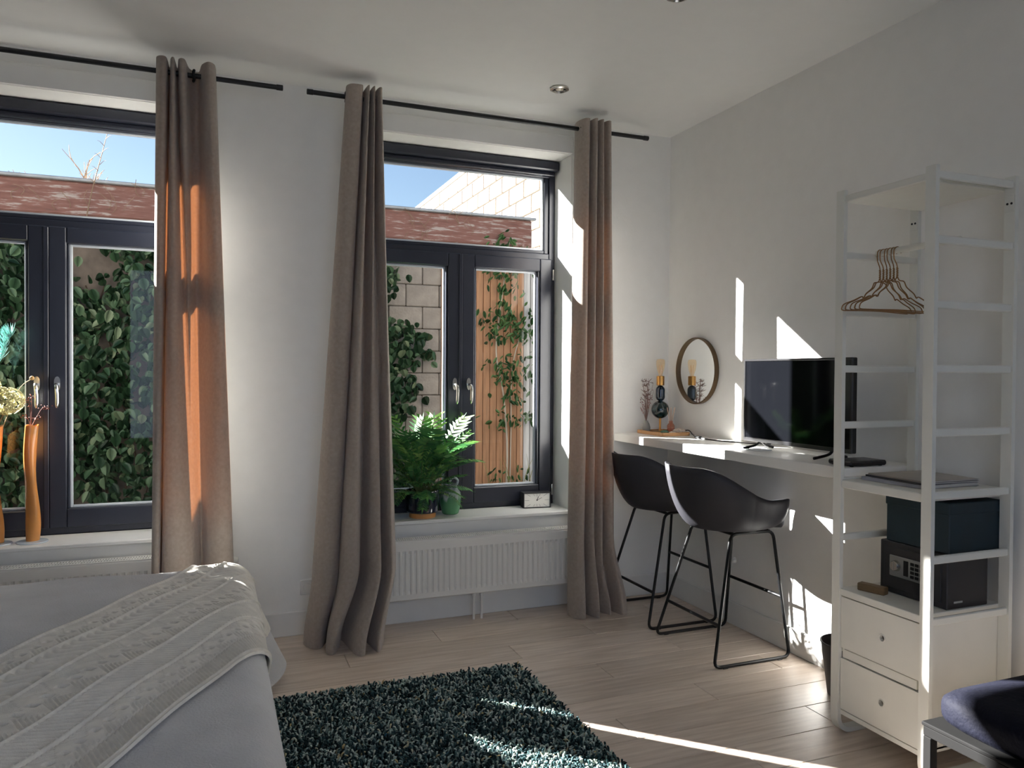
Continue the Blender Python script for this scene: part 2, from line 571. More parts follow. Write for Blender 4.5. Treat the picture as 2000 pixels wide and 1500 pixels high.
# ------------------------------------------------------------------ windows
def window(n, a, c):
    root = struct_root('window_%d' % n, ((a + c) / 2, .27, SILL))
    m = (a + c) / 2
    y0, y1 = .245, .31
    fw = .042
    F = frame_dark
    MB().box((a, y0, SILL), (a + fw, y1, HEAD), .004).build('jamb', F, root)
    MB().box((c - fw, y0, SILL), (c, y1, HEAD), .004).build('jamb', F, root)
    MB().box((a + fw, y0, SILL), (c - fw, y1, SILL + .05), .004).build('bottom_rail', F, root)
    MB().box((a + fw, y0, 2.765), (c - fw, y1, HEAD), .004).build('top_rail', F, root)
    bb = MB().box((a + .004, .165, 2.795), (c - .004, .243, HEAD - .004), .008).build('blind_box', F, root)
    MB().box((a + .02, .20, 2.768), (c - .02, .238, 2.795), .004).build('blind_bar', F, bb)
    MB().box((a + fw, y0, 2.205), (c - fw, y1, 2.262), .004).build('transom', F, root)
    # upper light: inner bead, spacer and pane
    def light(x0, x1, z0, z1, par, yb):
        w = .012
        for lo, hi in (((x0, yb, z0), (x0 + w, yb + .02, z1)), ((x1 - w, yb, z0), (x1, yb + .02, z1)),
                       ((x0 + w, yb, z0), (x1 - w, yb + .02, z0 + w)), ((x0 + w, yb, z1 - w), (x1 - w, yb + .02, z1))):
            MB().box(lo, hi, .002).build('spacer_bar', alu, par)
        MB().box((x0 + w, yb + .006, z0 + w), (x1 - w, yb + .012, z1 - w)).build('pane', glass, par)
    b = MB()
    bw = .03
    b.box((a + fw, y0 + .012, 2.262), (a + fw + bw, y1 - .01, 2.765), .004)
    b.box((c - fw - bw, y0 + .012, 2.262), (c - fw, y1 - .01, 2.765), .004)
    b.box((a + fw + bw, y0 + .012, 2.262), (c - fw - bw, y1 - .01, 2.285), .004)
    b.build('glazing_bead', F, root)
    light(a + fw + bw, c - fw - bw, 2.285, 2.765, root, .272)
    # two casements
    for sgn in (-1, 1):
        x0, x1 = (a + .03, m - .004) if sgn < 0 else (m + .004, c - .03)
        z0, z1 = SILL + .036, 2.225
        ys, ye = .222, .292
        lw = .084
        s = MB()
        s.box((x0, ys, z0), (x0 + lw, ye, z1), .006)
        s.box((x1 - lw, ys, z0), (x1, ye, z1), .006)
        s.box((x0 + lw - .002, ys, z0), (x1 - lw + .002, ye, z0 + lw + .018), .006)
        s.box((x0 + lw - .002, ys, z1 - lw), (x1 - lw + .002, ye, z1), .006)
        sash = s.build('sash', F, root)
        g = MB()
        for lo, hi in (((x0 + lw, ys + .012, z0 + lw + .018), (x0 + lw + .012, ye - .01, z1 - lw)), ((x1 - lw - .012, ys + .012, z0 + lw + .018), (x1 - lw, ye - .01, z1 - lw))):
            g.box(lo, hi, .003)
        g.build('glazing_bead', F, sash)
        light(x0 + lw + .010, x1 - lw - .010, z0 + lw + .018, z1 - lw, sash, .262)
        # handle
        hx = (m - .046) if sgn < 0 else (m + .046)
        h = MB()
        pr = []
        for k in range(20):
            an = 2 * PI * k / 20
            pr.append((hx + .014 * math.cos(an), .026 * math.sin(an) + (.012 if math.sin(an) > 0 else -.012)))
        v = [(x, ys - .001, 1.40 + z) for x, z in pr] + [(x, ys - .014, 1.40 + z) for x, z in pr]
        f = [tuple(range(20)), tuple(range(39, 19, -1))] + [(k, (k + 1) % 20, 20 + (k + 1) % 20, 20 + k) for k in range(20)]
        h.add(v, f)
        hp = h.build('handle_plate', chrome, sash, smooth=True)
        path = catmull([(hx, ys - .012, 1.395), (hx, ys - .045, 1.395), (hx + .004, ys - .058, 1.375), (hx + .006, ys - .056, 1.33), (hx + .004, ys - .050, 1.275)], 16)
        MB().tube(path, [.009] * 5 + [.0095] * 9 + [.008, .004], 10).build('handle_lever', chrome, hp, smooth=True)
        ex = c if sgn > 0 else a
        for z in (.70, 2.12):
            MB().lathe([(.006, -.035), (.007, -.033), (.007, .033), (.006, .035)], (ex - sgn * .022, ys - .004, z), 10).build('hinge', chrome, sash, smooth=True)
    # central cover strip
    MB().box((m - .018, .216, SILL + .04), (m + .006, .224, 2.22), .003).build('cover_strip', F, root)
for k, (a, c) in enumerate(WIN):
    window(k + 1, a, c)

# ------------------------------------------------------------------ outside
def outside():
    g = MB().box((-9, WT, -.4), (6, 14, -.12)).build('ground', M('yard_soil', (96, 88, 76), rough=.9, var=.3, bump=.6, bscale=30))
    g['kind'] = 'structure'
    concrete = M('split_block', (162, 154, 144), rough=.9, var=.16, vscale=9, bump=.7, bscale=45)
    mortar = M('mortar', (120, 110, 100), rough=.95, var=.2)
    YW = 3.12
    w = MB().box((-8, YW, -.12), (.70, YW + .25, 2.785)).build('wall_garden', mortar)
    w['kind'] = 'structure'
    bl = None
    for r in range(13):
        z = .02 + r * .222
        for k in range(8):
            x = -2.95 + k * .345 + (.17 if r % 2 else 0)
            if bl is None:
                bl = MB().box((-.169, -.028, -.108), (.169, .03, .108), .008).build('block', concrete, w)
                bl.location = (x, YW - .01, z)
            else:
                inst(bl, 'block', w, (x, YW - .01 + random.uniform(-.005, .005), z), (0, 0, random.uniform(-.01, .01)))
    # weathered beam on top of the garden wall
    bm = bpy.data.materials.new('peeling_red_paint')
    bm.use_nodes = True
    nt = bm.node_tree
    b = nt.nodes['Principled BSDF']
    b.inputs['Roughness'].default_value = .8
    tc = nt.nodes.new('ShaderNodeTexCoord')
    mp = nt.nodes.new('ShaderNodeMapping')
    mp.inputs['Scale'].default_value = (1.2, 1, 9)
    n1 = nt.nodes.new('ShaderNodeTexNoise'); n1.inputs['Scale'].default_value = 4; n1.inputs['Detail'].default_value = 9; n1.inputs['Roughness'].default_value = .7
    rp = nt.nodes.new('ShaderNodeValToRGB')
    e = rp.color_ramp.elements
    e[0].position, e[0].color = .40, (*lin((186, 174, 166)), 1)
    e[1].position, e[1].color = .47, (*lin((146, 106, 96)), 1)
    x = e.new(.62); x.color = (*lin((132, 92, 82)), 1)
    x = e.new(.72); x.color = (*lin((112, 92, 84)), 1)
    nt.links.new(tc.outputs['Object'], mp.inputs['Vector']); nt.links.new(mp.outputs[0], n1.inputs['Vector'])
    nt.links.new(n1.outputs['Fac'], rp.inputs['Fac']); nt.links.new(rp.outputs['Color'], b.inputs['Base Color'])
    bp = nt.nodes.new('ShaderNodeBump'); bp.inputs['Strength'].default_value = .6; bp.inputs['Distance'].default_value = .01
    nt.links.new(n1.outputs['Fac'], bp.inputs['Height']); nt.links.new(bp.outputs['Normal'], b.inputs['Normal'])
    t = thing('timber_beam', 'weathered red painted timber beam along the top of the garden wall', 'beam', (-3, YW, 2.785))
    MB().box((-8, YW - .10, 2.787), (.28, YW + .2, 3.07), .012).build('beam_face', bm, t)
    MB().box((-8, YW - .13, 3.072), (.32, YW + .24, 3.10), .006).build('flashing', M('zinc_flashing', (176, 182, 186), rough=.5, metal=.3, var=.15), t)
    MB().box((-8, YW - .085, 2.735), (.28, YW - .0, 2.783), .006).build('lower_batten', M('grey_batten', (150, 140, 130), rough=.85, var=.3, vscale=20), t)
    # vertical board cladding
    oak = M('orange_board', (186, 140, 104), rough=.7, var=.18, vscale=4, stretch=(14, 14, 1), bump=.2)
    pale = M('pale_weathered_board', (204, 204, 202), rough=.75, var=.12, vscale=5, stretch=(14, 14, 1), bump=.2)
    cl = thing('board_fence', 'vertical board cladding fixed to the garden wall, orange with pale boards at one end', 'fence', (0, YW - .04, -.1))
    x = -.655
    k = 0
    b1 = b2 = None
    while x < .70:
        isp = x > .22
        src = b2 if isp else b1
        yb = YW - .045
        if src is None:
            src = MB().box((-.035, -.011, -1.41), (.035, .011, 1.41), .004).build('board', pale if isp else oak, cl, local=True)
            src.location = Vector((x, yb, 1.31)) - WL[cl.name]
            if isp: b2 = src
            else: b1 = src
        else:
            inst(src, 'board', cl, (x, yb + random.uniform(-.003, .003), 1.31))
        x += .0755
        k += 1
    MB().box((-.68, YW - .034, .3), (.70, YW - .030, .4)).build('rail', oak, cl)
    # pale neighbouring gable wall
    pb = M('pale_block', (150, 143, 134), rough=.9, var=.07, vscale=3, bump=.2, bscale=30)
    n = thing('building', 'tall pale block side wall of the neighbouring building against the sky', 'building', (1.2, 7.5, -.1))
    MB().box((1.02, 3.6, -.1), (1.5, 13.5, 4.72)).build('wall_core', M('pale_mortar', (128, 122, 115), rough=.95), n)
    MB().box((.97, 3.6, 4.72), (1.5, 13.5, 4.80), .01).build('coping', M('pale_coping', (150, 146, 140), rough=.8), n)
    src = None
    for r in range(8):
        z = 4.60 - r * .235
        for k in range(18):
            y = 3.9 + k * .53 + (.26 if r % 2 else 0)
            if src is None:
                src = MB().box((-.03, -.247, -.107), (.03, .247, .107), .008).build('block', pb, n, local=True)
                src.location = Vector((1.01, y, z)) - WL[n.name]
            else:
                inst(src, 'block', n, (1.01, y, z))
outside()

# ------------------------------------------------------------------ leaves outside
def leaf_template(kind='ivy'):
    if kind == 'ivy':
        out = [(0, 0), (.28, .12), (.40, .38), (.33, .66), (.16, .88), (0, 1.0)]
    else:
        out = [(0, 0), (.16, .2), (.22, .45), (.17, .72), (.08, .9), (0, 1.0)]
    v = []
    for (x, y) in out:
        v.append((0, y, -.06 * math.sin(y * PI)))
    for (x, y) in out[1:-1]:
        v.append((x, y, .10 * x + .02))
    for (x, y) in out[1:-1]:
        v.append((-x, y, .10 * x + .02))
    m = len(out)
    f = []
    k = m - 2
    for off in (m, m + k):
        f.append((0, 1, off))
        for i in range(k - 1):
            f.append((i + 1, i + 2, off + i + 1))
            f.append((i + 1, off + i + 1, off + i))
        f.append((k, k + 1, off + k - 1))
    return np.array(v), np.array(f)

def euler_np(rx, ry, rz):
    cx, sx, cy, sy, cz, sz = np.cos(rx), np.sin(rx), np.cos(ry), np.sin(ry), np.cos(rz), np.sin(rz)
    R = np.empty((len(rx), 3, 3))
    R[:, 0, 0] = cy * cz; R[:, 0, 1] = sx * sy * cz - cx * sz; R[:, 0, 2] = cx * sy * cz + sx * sz
    R[:, 1, 0] = cy * sz; R[:, 1, 1] = sx * sy * sz + cx * cz; R[:, 1, 2] = cx * sy * sz - sx * cz
    R[:, 2, 0] = -sy; R[:, 2, 1] = sx * cy; R[:, 2, 2] = cx * cy
    return R

def scatter_leaves(name, root, P, size, mat, tmpl, n_parts, rot):
    """n_parts leaves as separate part objects, the others as one foliage part."""
    V, F = leaf_template(tmpl)
    n = len(P)
    rx, ry, rz = rot
    order = np.argsort(-size)
    parts = order[:n_parts]
    rest = order[n_parts:]
    me = bpy.data.meshes.new('leaf')
    me.from_pydata([tuple(p) for p in V], [], [tuple(q) for q in F])
    me.update()
    me.shade_smooth()
    me.materials.append(mat)
    for i in parts:
        inst(me, 'leaf', root, P[i], (rx[i], ry[i], rz[i]), (size[i],) * 3)
    if len(rest):
        R = euler_np(rx[rest], ry[rest], rz[rest])
        W = np.einsum('nij,vj->nvi', R, V) * size[rest][:, None, None] + P[rest][:, None, :]
        FF = (F[None] + (np.arange(len(rest)) * len(V))[:, None, None]).reshape(-1, 3)
        o = np_mesh('foliage', W.reshape(-1, 3), FF, mat, root, smooth=True)
        o['kind'] = 'stuff'

def ivy():
    lm = island_mat('ivy_leaf', [(0.0, (32, 58, 38)), (.35, (52, 84, 56)), (.65, (74, 108, 76)), (.88, (110, 140, 106)), (1.0, (150, 166, 130))], rough=.38, transl=.25, spec=.5)
    stem_m = M('ivy_stem', (92, 76, 60), rough=.9, var=.25)
    t = thing('ivy', 'dense green ivy covering the garden wall outside both windows', 'ivy', (-3.5, 3.08, -.1))
    n = 9500
    x = rng.uniform(-5.9, -.8, n)
    z = rng.uniform(.0, 2.72, n)
    keep = np.ones(n, bool)
    # ragged edge where the blocks show, thinner at the top
    edge = -.98 + .12 * np.sin(z * 5.0) + .10 * np.sin(z * 11 + 1) - .18 * (z > 2.0)
    keep &= x < edge + rng.normal(0, .05, n)
    # bare, dark hollows
    hol = (np.sin(x * 3.1 + 1.0) * np.sin(z * 2.7 + x * 1.3)) > .72
    keep &= ~(hol & (rng.uniform(size=n) < .8))
    x, z = x[keep], z[keep]
    n = len(x)
    y = 3.055 - np.abs(rng.normal(0, .07, n)) - .06 * (1 + np.sin(x * 4.3) * np.sin(z * 4.1 + x))
    size = rng.uniform(.06, .12, n)
    P = np.stack([x, y, z], 1)
    rx = rng.normal(PI / 2 + .55 + PI, .35, n)
    scatter_leaves('ivy', t, P, size, lm, 'ivy', 300, (rx, rng.normal(0, .5, n), rng.normal(0, .45, n)))
    for k in range(26):
        x0 = random.uniform(-5.2, -1.4)
        z = .0
        pts = [(x0, 3.10, -.1)]
        xx = x0
        while z < 2.2:
            z += .22
            xx += random.uniform(-.09, .09)
            pts.append((min(xx, -1.3), 3.085 + random.uniform(-.012, .005), z))
        MB().tube(catmull(pts, 40), .006, 5).build('stem', stem_m, t, smooth=True)
    # climber on the boards
    lm2 = island_mat('climber_leaf', [(0.0, (40, 78, 44)), (.5, (70, 112, 64)), (1.0, (112, 150, 92))], rough=.45, transl=.25)
    c = thing('climbing_plant', 'thin climber with narrow leaves trained up the orange boards', 'plant', (0, 3.03, -.1))
    pts = []
    main = catmull([(0, 3.04, -.1), (.02, 3.03, .6), (-.02, 3.03, 1.2), (-.11, 3.03, 1.7), (-.05, 3.03, 2.25), (.02, 2.99, 2.85)], 60)
    MB().tube(main, [.012 - .008 * i / 59 for i in range(60)], 6).build('stem', M('pale_stem', (206, 196, 178), rough=.7), c, smooth=True)
    MB().tube(catmull([(.05, 3.04, -.1), (.06, 3.03, .8), (.07, 3.03, 1.5), (.17, 3.03, 1.9)], 30), .006, 6).build('stem', M('pale_stem', (206, 196, 178)), c, smooth=True)
    for lvl, wd, cnt in ((2.72, .16, 34), (2.45, .18, 40), (2.28, .13, 30), (2.02, .26, 70), (1.86, .30, 80), (1.55, .24, 56), (1.38, .22, 46), (1.22, .16, 30), (1.0, .32, 50), (.42, .26, 30)):
        for _ in range(cnt):
            pts.append((.0 + random.gauss(0, wd * .62) + (.05 if lvl < 1.9 else -.03), 2.98 - abs(random.gauss(0, .03)), lvl * 1.04 - .03 + random.gauss(0, .06)))
    P = np.array(pts)
    n = len(P)
    scatter_leaves('climber', c, P, rng.uniform(.05, .10, n), lm2, 'narrow', 300, (rng.normal(PI / 2 + .6 + PI, .5, n), rng.normal(0, .6, n), rng.normal(0, .6, n)))
    # low plants at the foot of the boards
    gp = thing('grass_clump', 'dry grass clump at the foot of the orange boards', 'plant', (.25, 2.80, -.1))
    gm = M('dry_grass', (150, 146, 92), rough=.8, var=.3)
    for k in range(26):
        a = random.uniform(0, 2 * PI)
        l = random.uniform(.3, .65)
        x0, y0 = .25 + random.gauss(0, .2), 2.80 + random.gauss(0, .03)
        MB().tube(catmull([(x0, y0, -.12), (x0 + .04 * math.cos(a), y0 + .02 * math.sin(a), l * .6), (x0 + .14 * math.cos(a), y0 - .03, l)], 7), [.005, .005, .0045, .004, .003, .002, .001], 4).build('blade', gm, gp)
    # twigs on the beam and a bare tree beyond
    tw = M('bare_twig', (150, 128, 104), rough=.85, var=.2)
    bt = thing('bare_shoot', 'tall bare shoot rising above the beam into the sky', 'plant', (-3.8, 3.05, 2.80))
    MB().tube(catmull([(-3.86, 3.0, 2.70), (-3.80, 2.97, 3.0), (-3.73, 3.0, 3.32), (-3.67, 3.02, 3.60)], 20), [.006 - .004 * i / 19 for i in range(20)], 5).build('stem', tw, bt, smooth=True)
    for k in range(9):
        z = 3.06 + k * .055
        s = 1 if k % 2 else -1
        xb = -3.79 + (z - 3.0) * .2
        MB().tube([(xb, 2.985, z), (xb + s * .03, 2.975, z + .03), (xb + s * .05, 2.965, z + .035)], [.003, .002, .001], 4).build('twig', tw, bt)
    ds = thing('dead_twigs', 'dead twigs and dry leaves stuck on the face of the red beam', 'plant', (-3.7, 3.0, 2.75))
    ds['kind'] = 'stuff'
    for k in range(26):
        x0 = random.choice([random.uniform(-4.5, -3.3), random.uniform(-1.1, -.25)])
        z0 = random.uniform(2.74, 3.0)
        MB().tube(catmull([(x0, 3.012, z0), (x0 + random.uniform(-.05, .05), 2.99, z0 + .05), (x0 + random.uniform(-.09, .09), 2.97, z0 + random.uniform(.06, .16))], 6), .0025, 4).build('twig', tw, ds)
    tree = thing('bare_tree', 'leafless tree far behind the garden wall, branching against the sky', 'tree', (-5.45, 11.0, -.1))
    brm = M('bare_branch', (168, 150, 132), rough=.9, var=.2)
    MB().tube(catmull([(-4.9, 11, -.1), (-4.92, 11, 2.5), (-4.95, 11, 4.0)], 12), [.12 - .006 * i for i in range(12)], 8).build('trunk', brm, tree, smooth=True)
    def branch(p, d, l, r, depth):
        q = p + d * l
        mid = p + d * l * .5 + Vector((random.uniform(-1, 1), random.uniform(-1, 1), random.uniform(0, 1))) * l * .06
        MB().tube([p, mid, q], [r, r * .8, r * .55], 5).build('branch', brm, tree, smooth=True)
        if depth > 0:
            for _ in range(3):
                nd = (d + Vector((random.uniform(-.8, .8), random.uniform(-.8, .8), random.uniform(-.15, .6)))).normalized()
                branch(p + d * l * random.uniform(.55, 1.0), nd, l * random.uniform(.55, .75), r * .55, depth - 1)
    for k in range(5):
        a = k * 1.25
        branch(Vector((-4.95, 11, 3.2 + .16 * k)), Vector((math.cos(a) * .7, math.sin(a) * .7, .6)).normalized(), .75, .04, 3)
ivy()

# ------------------------------------------------------------------ curtains and rods
RODY, RODZ = -.235, 2.945
def rod(name, x0, x1, label, brackets):
    t = thing(name, label, 'curtain rod', ((x0 + x1) / 2, RODY, RODZ))
    MB().lathe([(.0125, x0 + .03), (.0125, x1 - .03)], (0, RODY, RODZ), 16, 'x').build('pole', rod_black, t, smooth=True)
    for a, b in ((x0, x0 + .034), (x1 - .034, x1)):
        MB().lathe([(.012, a), (.0145, a + .002), (.0145, b - .002), (.012, b)], (0, RODY, RODZ), 16, 'x').build('end_cap', rod_black, t, smooth=True)
    for bx in brackets:
        br = MB()
        br.box((bx - .005, RODY + .010, RODZ - .005), (bx + .005, -.005, RODZ + .005), .001)
        br.box((bx - .012, -.006, RODZ - .02), (bx + .012, 0, RODZ + .02), .001)
        br.build('bracket', rod_black, t)
rod('curtain_rod', -4.80, -2.517, 'black curtain rod above the window beside the bed', (-4.6, -3.07))
rod('curtain_rod', -2.397, -.318, 'black curtain rod above the window with the plant and clock', (-2.11, -.70))

def curtain(label, sections, eyelets, nu=220, nv=70, seed=1):
    """sections: list of (z, [(x,y)...]) from top to bottom with equally many points."""
    r = np.random.default_rng(seed)
    S = [(z, catmull(p, nu)) for z, p in sections]
    zs = np.array([s[0] for s in S])
    xm = float(np.mean(S[-1][1][:, 0])); ym = float(np.mean(S[-1][1][:, 1]))
    t = thing('curtain', label, 'curtain', (xm, ym, 0))
    G = []
    z_list = list(np.linspace(zs[0], .42, nv - 18)) + list(np.linspace(.42, zs[-1], 19)[1:])
    for z in z_list:
        k = 0
        while k < len(S) - 2 and z < zs[k + 1]:
            k += 1
        u = (zs[k] - z) / (zs[k] - zs[k + 1])
        u = u if k == 0 else u * u * (3 - 2 * u)
        row = S[k][1] * (1 - u) + S[k + 1][1] * u
        wob = .004 * np.sin(np.linspace(0, 9, nu) + z * 2.1)
        G.append([(x, y + w, z) for (x, y), w in zip(row, wob)])
    MB().sheet(G).build('drape', curtain_m, t, smooth=True, angle=80)
    for ex in eyelets:
        ring = [(ex + .002 * math.cos(a * 3), RODY + .026 * math.cos(a), RODZ + .026 * math.sin(a)) for a in np.linspace(0, 2 * PI, 24, endpoint=False)]
        MB().tube(ring, .007, 8, closed=True).build('eyelet', rod_black, t, smooth=True)

TOPZ = 2.993
# right curtain of the left window
curtain('brown curtain hanging behind the bed, lit orange by the sun', [
    (TOPZ, [(-3.115, -.17), (-3.110, -.295), (-3.068, -.31), (-3.058, -.17), (-3.048, -.295), (-3.032, -.31), (-3.022, -.17), (-3.012, -.295), (-2.985, -.305), (-2.965, -.19), (-2.925, -.16), (-2.908, -.27), (-2.878, -.325), (-2.85, -.30), (-2.842, -.235)]),
    (.45, [(-3.142, -.18), (-3.132, -.28), (-3.102, -.29), (-3.097, -.18), (-3.082, -.30), (-3.02, -.33), (-2.95, -.30), (-2.925, -.23), (-2.91, -.16), (-2.895, -.18), (-2.875, -.28), (-2.83, -.33), (-2.785, -.335), (-2.757, -.31), (-2.758, -.275)]),
    (.004, [(-3.15, -.18), (-3.14, -.28), (-3.105, -.29), (-3.10, -.18), (-3.08, -.31), (-3.02, -.34), (-2.945, -.30), (-2.92, -.23), (-2.90, -.16), (-2.89, -.19), (-2.87, -.29), (-2.83, -.34), (-2.78, -.345), (-2.747, -.315), (-2.748, -.28)])],
    [-3.09, -3.04, -2.995, -2.945, -2.865], seed=2)
# left curtain of the right window
curtain('brown curtain spreading onto the floor beside the potted fern', [
    (TOPZ, [(-2.18, -.16), (-2.195, -.26), (-2.178, -.31), (-2.138, -.32), (-2.112, -.30), (-2.10, -.17), (-2.092, -.30), (-2.08, -.31), (-2.07, -.17), (-2.062, -.30), (-2.05, -.31), (-2.04, -.17), (-2.032, -.30), (-2.012, -.31), (-1.995, -.18)]),
    (.42, [(-2.35, -.15), (-2.358, -.24), (-2.328, -.30), (-2.27, -.31), (-2.225, -.25), (-2.22, -.18), (-2.225, -.32), (-2.17, -.36), (-2.125, -.29), (-2.10, -.18), (-2.07, -.29), (-2.015, -.34), (-1.995, -.20), (-1.95, -.31), (-1.90, -.19)]),
    (.004, [(-2.385, -.11), (-2.40, -.18), (-2.37, -.27), (-2.325, -.28), (-2.29, -.21), (-2.28, -.19), (-2.305, -.34), (-2.275, -.39), (-2.23, -.29), (-2.20, -.19), (-2.17, -.42), (-2.12, -.45), (-2.085, -.26), (-2.05, -.44), (-1.99, -.30)])],
    [-2.19, -2.075, -2.045, -2.01], seed=3)
# right curtain of the right window
curtain('brown curtain between the desk end and the window with the clock', [
    (TOPZ, [(-.795, -.165), (-.806, -.225), (-.797, -.285), (-.775, -.31), (-.755, -.29), (-.745, -.18), (-.738, -.30), (-.718, -.315), (-.705, -.19), (-.694, -.30), (-.674, -.315), (-.66, -.20), (-.648, -.30), (-.62, -.31), (-.585, -.225)]),
    (.50, [(-.825, -.17), (-.845, -.22), (-.838, -.28), (-.80, -.315), (-.775, -.29), (-.765, -.19), (-.752, -.30), (-.722, -.32), (-.707, -.20), (-.69, -.30), (-.662, -.32), (-.645, -.205), (-.628, -.30), (-.59, -.32), (-.54, -.225)]),
    (.004, [(-.815, -.17), (-.85, -.23), (-.838, -.30), (-.795, -.34), (-.765, -.30), (-.755, -.18), (-.73, -.29), (-.695, -.345), (-.67, -.28), (-.655, -.20), (-.63, -.27), (-.60, -.32), (-.575, -.21), (-.54, -.345), (-.495, -.335)])],
    [-.795, -.73, -.685, -.62], seed=4)

# ------------------------------------------------------------------ radiators
def radiator(label, x0, x1, z0, z1, pipe_x):
    y0, y1 = -.135, -.045
    t = thing('radiator', label, 'radiator', ((x0 + x1) / 2, -.09, z0))
    rm = M('radiator_enamel', (226, 224, 218), rough=.35, var=.01)
    # ribbed front panel
    n = int(round((x1 - x0 - .06) / .0335))
    xs, ys = [x0, x0 + .03], [0, 0]
    pitch = (x1 - x0 - .06) / n
    for i in range(n):
        b = x0 + .03 + i * pitch
        xs += [b + pitch * .12, b + pitch * .30, b + pitch * .62, b + pitch * .80]
        ys += [0, .009, .009, 0]
    xs += [x1 - .03, x1]
    ys += [0, 0]
    rows = [(z0, .006, 0), (z0 + .006, 0, 0), (z0 + .035, 0, 0), (z0 + .052, 0, 1), (z1 - .072, 0, 1), (z1 - .055, 0, 0), (z1 - .008, 0, 0), (z1, .006, 0)]
    G = [[(x, y0 + a + k * dy, z) for x, dy in zip(xs, ys)] for z, a, k in rows]
    MB().sheet(G).build('front_panel', rm, t, smooth=True, angle=25)
    MB().box((x0 + .01, y1 - .014, z0 + .01), (x1 - .01, y1, z1 - .01), .004).build('back_panel', rm, t)
    for x in (x0, x1 - .004):
        MB().box((x, y0 + .004, z0 + .005), (x + .004, y1, z1), .001).build('side_cover', rm, t)
    g = MB()
    zt = z1
    for a, b in ((y0 + .002, y0 + .012), ((y0 + y1) / 2 - .006, (y0 + y1) / 2 + .006), (y1 - .012, y1)):
        g.box((x0, a, zt), (x1, b, zt + .004))
    m = int((x1 - x0) / .0125)
    for i in range(m + 1):
        x = x0 + (x1 - x0 - .005) * i / m
        g.add([(x, y0 + .012, zt + .001), (x + .0055, y0 + .012, zt + .001), (x + .0125, y1 - .01, zt + .001), (x + .007, y1 - .01, zt + .001),
               (x, y0 + .012, zt + .003), (x + .0055, y0 + .012, zt + .003), (x + .0125, y1 - .01, zt + .003), (x + .007, y1 - .01, zt + .003)],
              [(0, 3, 2, 1), (4, 5, 6, 7), (0, 1, 5, 4), (1, 2, 6, 5), (2, 3, 7, 6), (3, 0, 4, 7)])
    g.build('top_grille', rm, t)
    MB().box((x0 + .02, y0 + .02, z0 + .02), (x1 - .02, y1 - .02, z1 - .03)).build('convector_core', M('radiator_inside', (110, 108, 104), rough=.7), t)
    for px in pipe_x:
        MB().lathe([(.0075, .0), (.0075, z0 + .01)], (px, -.09, 0), 12).build('pipe', rm, t, smooth=True)
        MB().lathe([(.0125, z0 - .024), (.0135, z0 - .02), (.0135, z0 - .004), (.0125, z0)], (px, -.09, 0), 12).build('pipe_union', rm, t, smooth=True)
    for x in (x0 + .12, x1 - .12):
        MB().box((x - .015, y1, z0 + .03), (x + .015, -.002, z1 - .04), .002).build('wall_bracket', rm, t)
    return t
radiator('white ribbed radiator under the sill with the clock', -1.985, -.735, .165, .505, (-1.405, -1.355))
rl = radiator('white radiator behind the bed under the amber vases', -4.30, -2.99, .165, .515, (-3.66, -3.61))
MB().tube([(-2.99, -.09, .46), (-2.80, -.09, .46)], .009, 10).build('valve_pipe', white_metal, rl, smooth=True)
MB().lathe([(.014, -.04), (.021, -.035), (.022, .02), (.018, .035), (.008, .038)], (-2.765, -.09, .465), 16, 'x').build('thermostat_knob', white_metal, rl, smooth=True)

# wall socket and glint disc
t = thing('wall_socket', 'small white socket low on the wall beside the spreading curtain', 'socket', (-2.36, 0, .22))
MB().box((-2.40, -.010, .222), (-2.325, 0, .304), .003).build('plate', white_trim, t)
MB().lathe([(.022, -.012), (.024, -.0095)], (-2.362, 0, .263), 20, 'y').build('insert', white_trim, t, smooth=True)
t = thing('wall_glint', 'tiny white disc standing in for a glint on the wall under the desk', 'glint', (0, -.713, .36))
MB().lathe([(.0, -.016), (.011, -.016), (.017, -.010), (.020, 0)], (0, -.713, .38), 20, 'x', cap=False).build('cap', white_trim, t, smooth=True)  # white disc built in place of a lens glint

# ceiling spots
def spot(x, y, label):
    t = thing('ceiling_spotlight', label, 'spotlight', (x, y, H))
    MB().lathe([(.052, -.002), (.052, -.010), (.040, -.014), (.036, -.004)], (x, y, H), 32, cap=False).build('ring', chrome, t, smooth=True)
    MB().lathe([(.036, -.003), (.034, -.003)], (x, y, H), 32).build('reflector', M('spot_reflector', (120, 108, 88), rough=.3, metal=.7), t, smooth=True)
    MB().lathe([(.022, -.003), (.022, -.009), (.012, -.013), (.0, -.014)], (x, y, H), 24, cap=False).build('lens', M('spot_lens', (214, 206, 188), rough=.2), t, smooth=True)
spot(-1.066, -.521, 'round recessed ceiling spotlight near the window with the clock')
spot(-1.057, -1.66, 'round recessed ceiling spotlight cut by the upper edge of the picture')

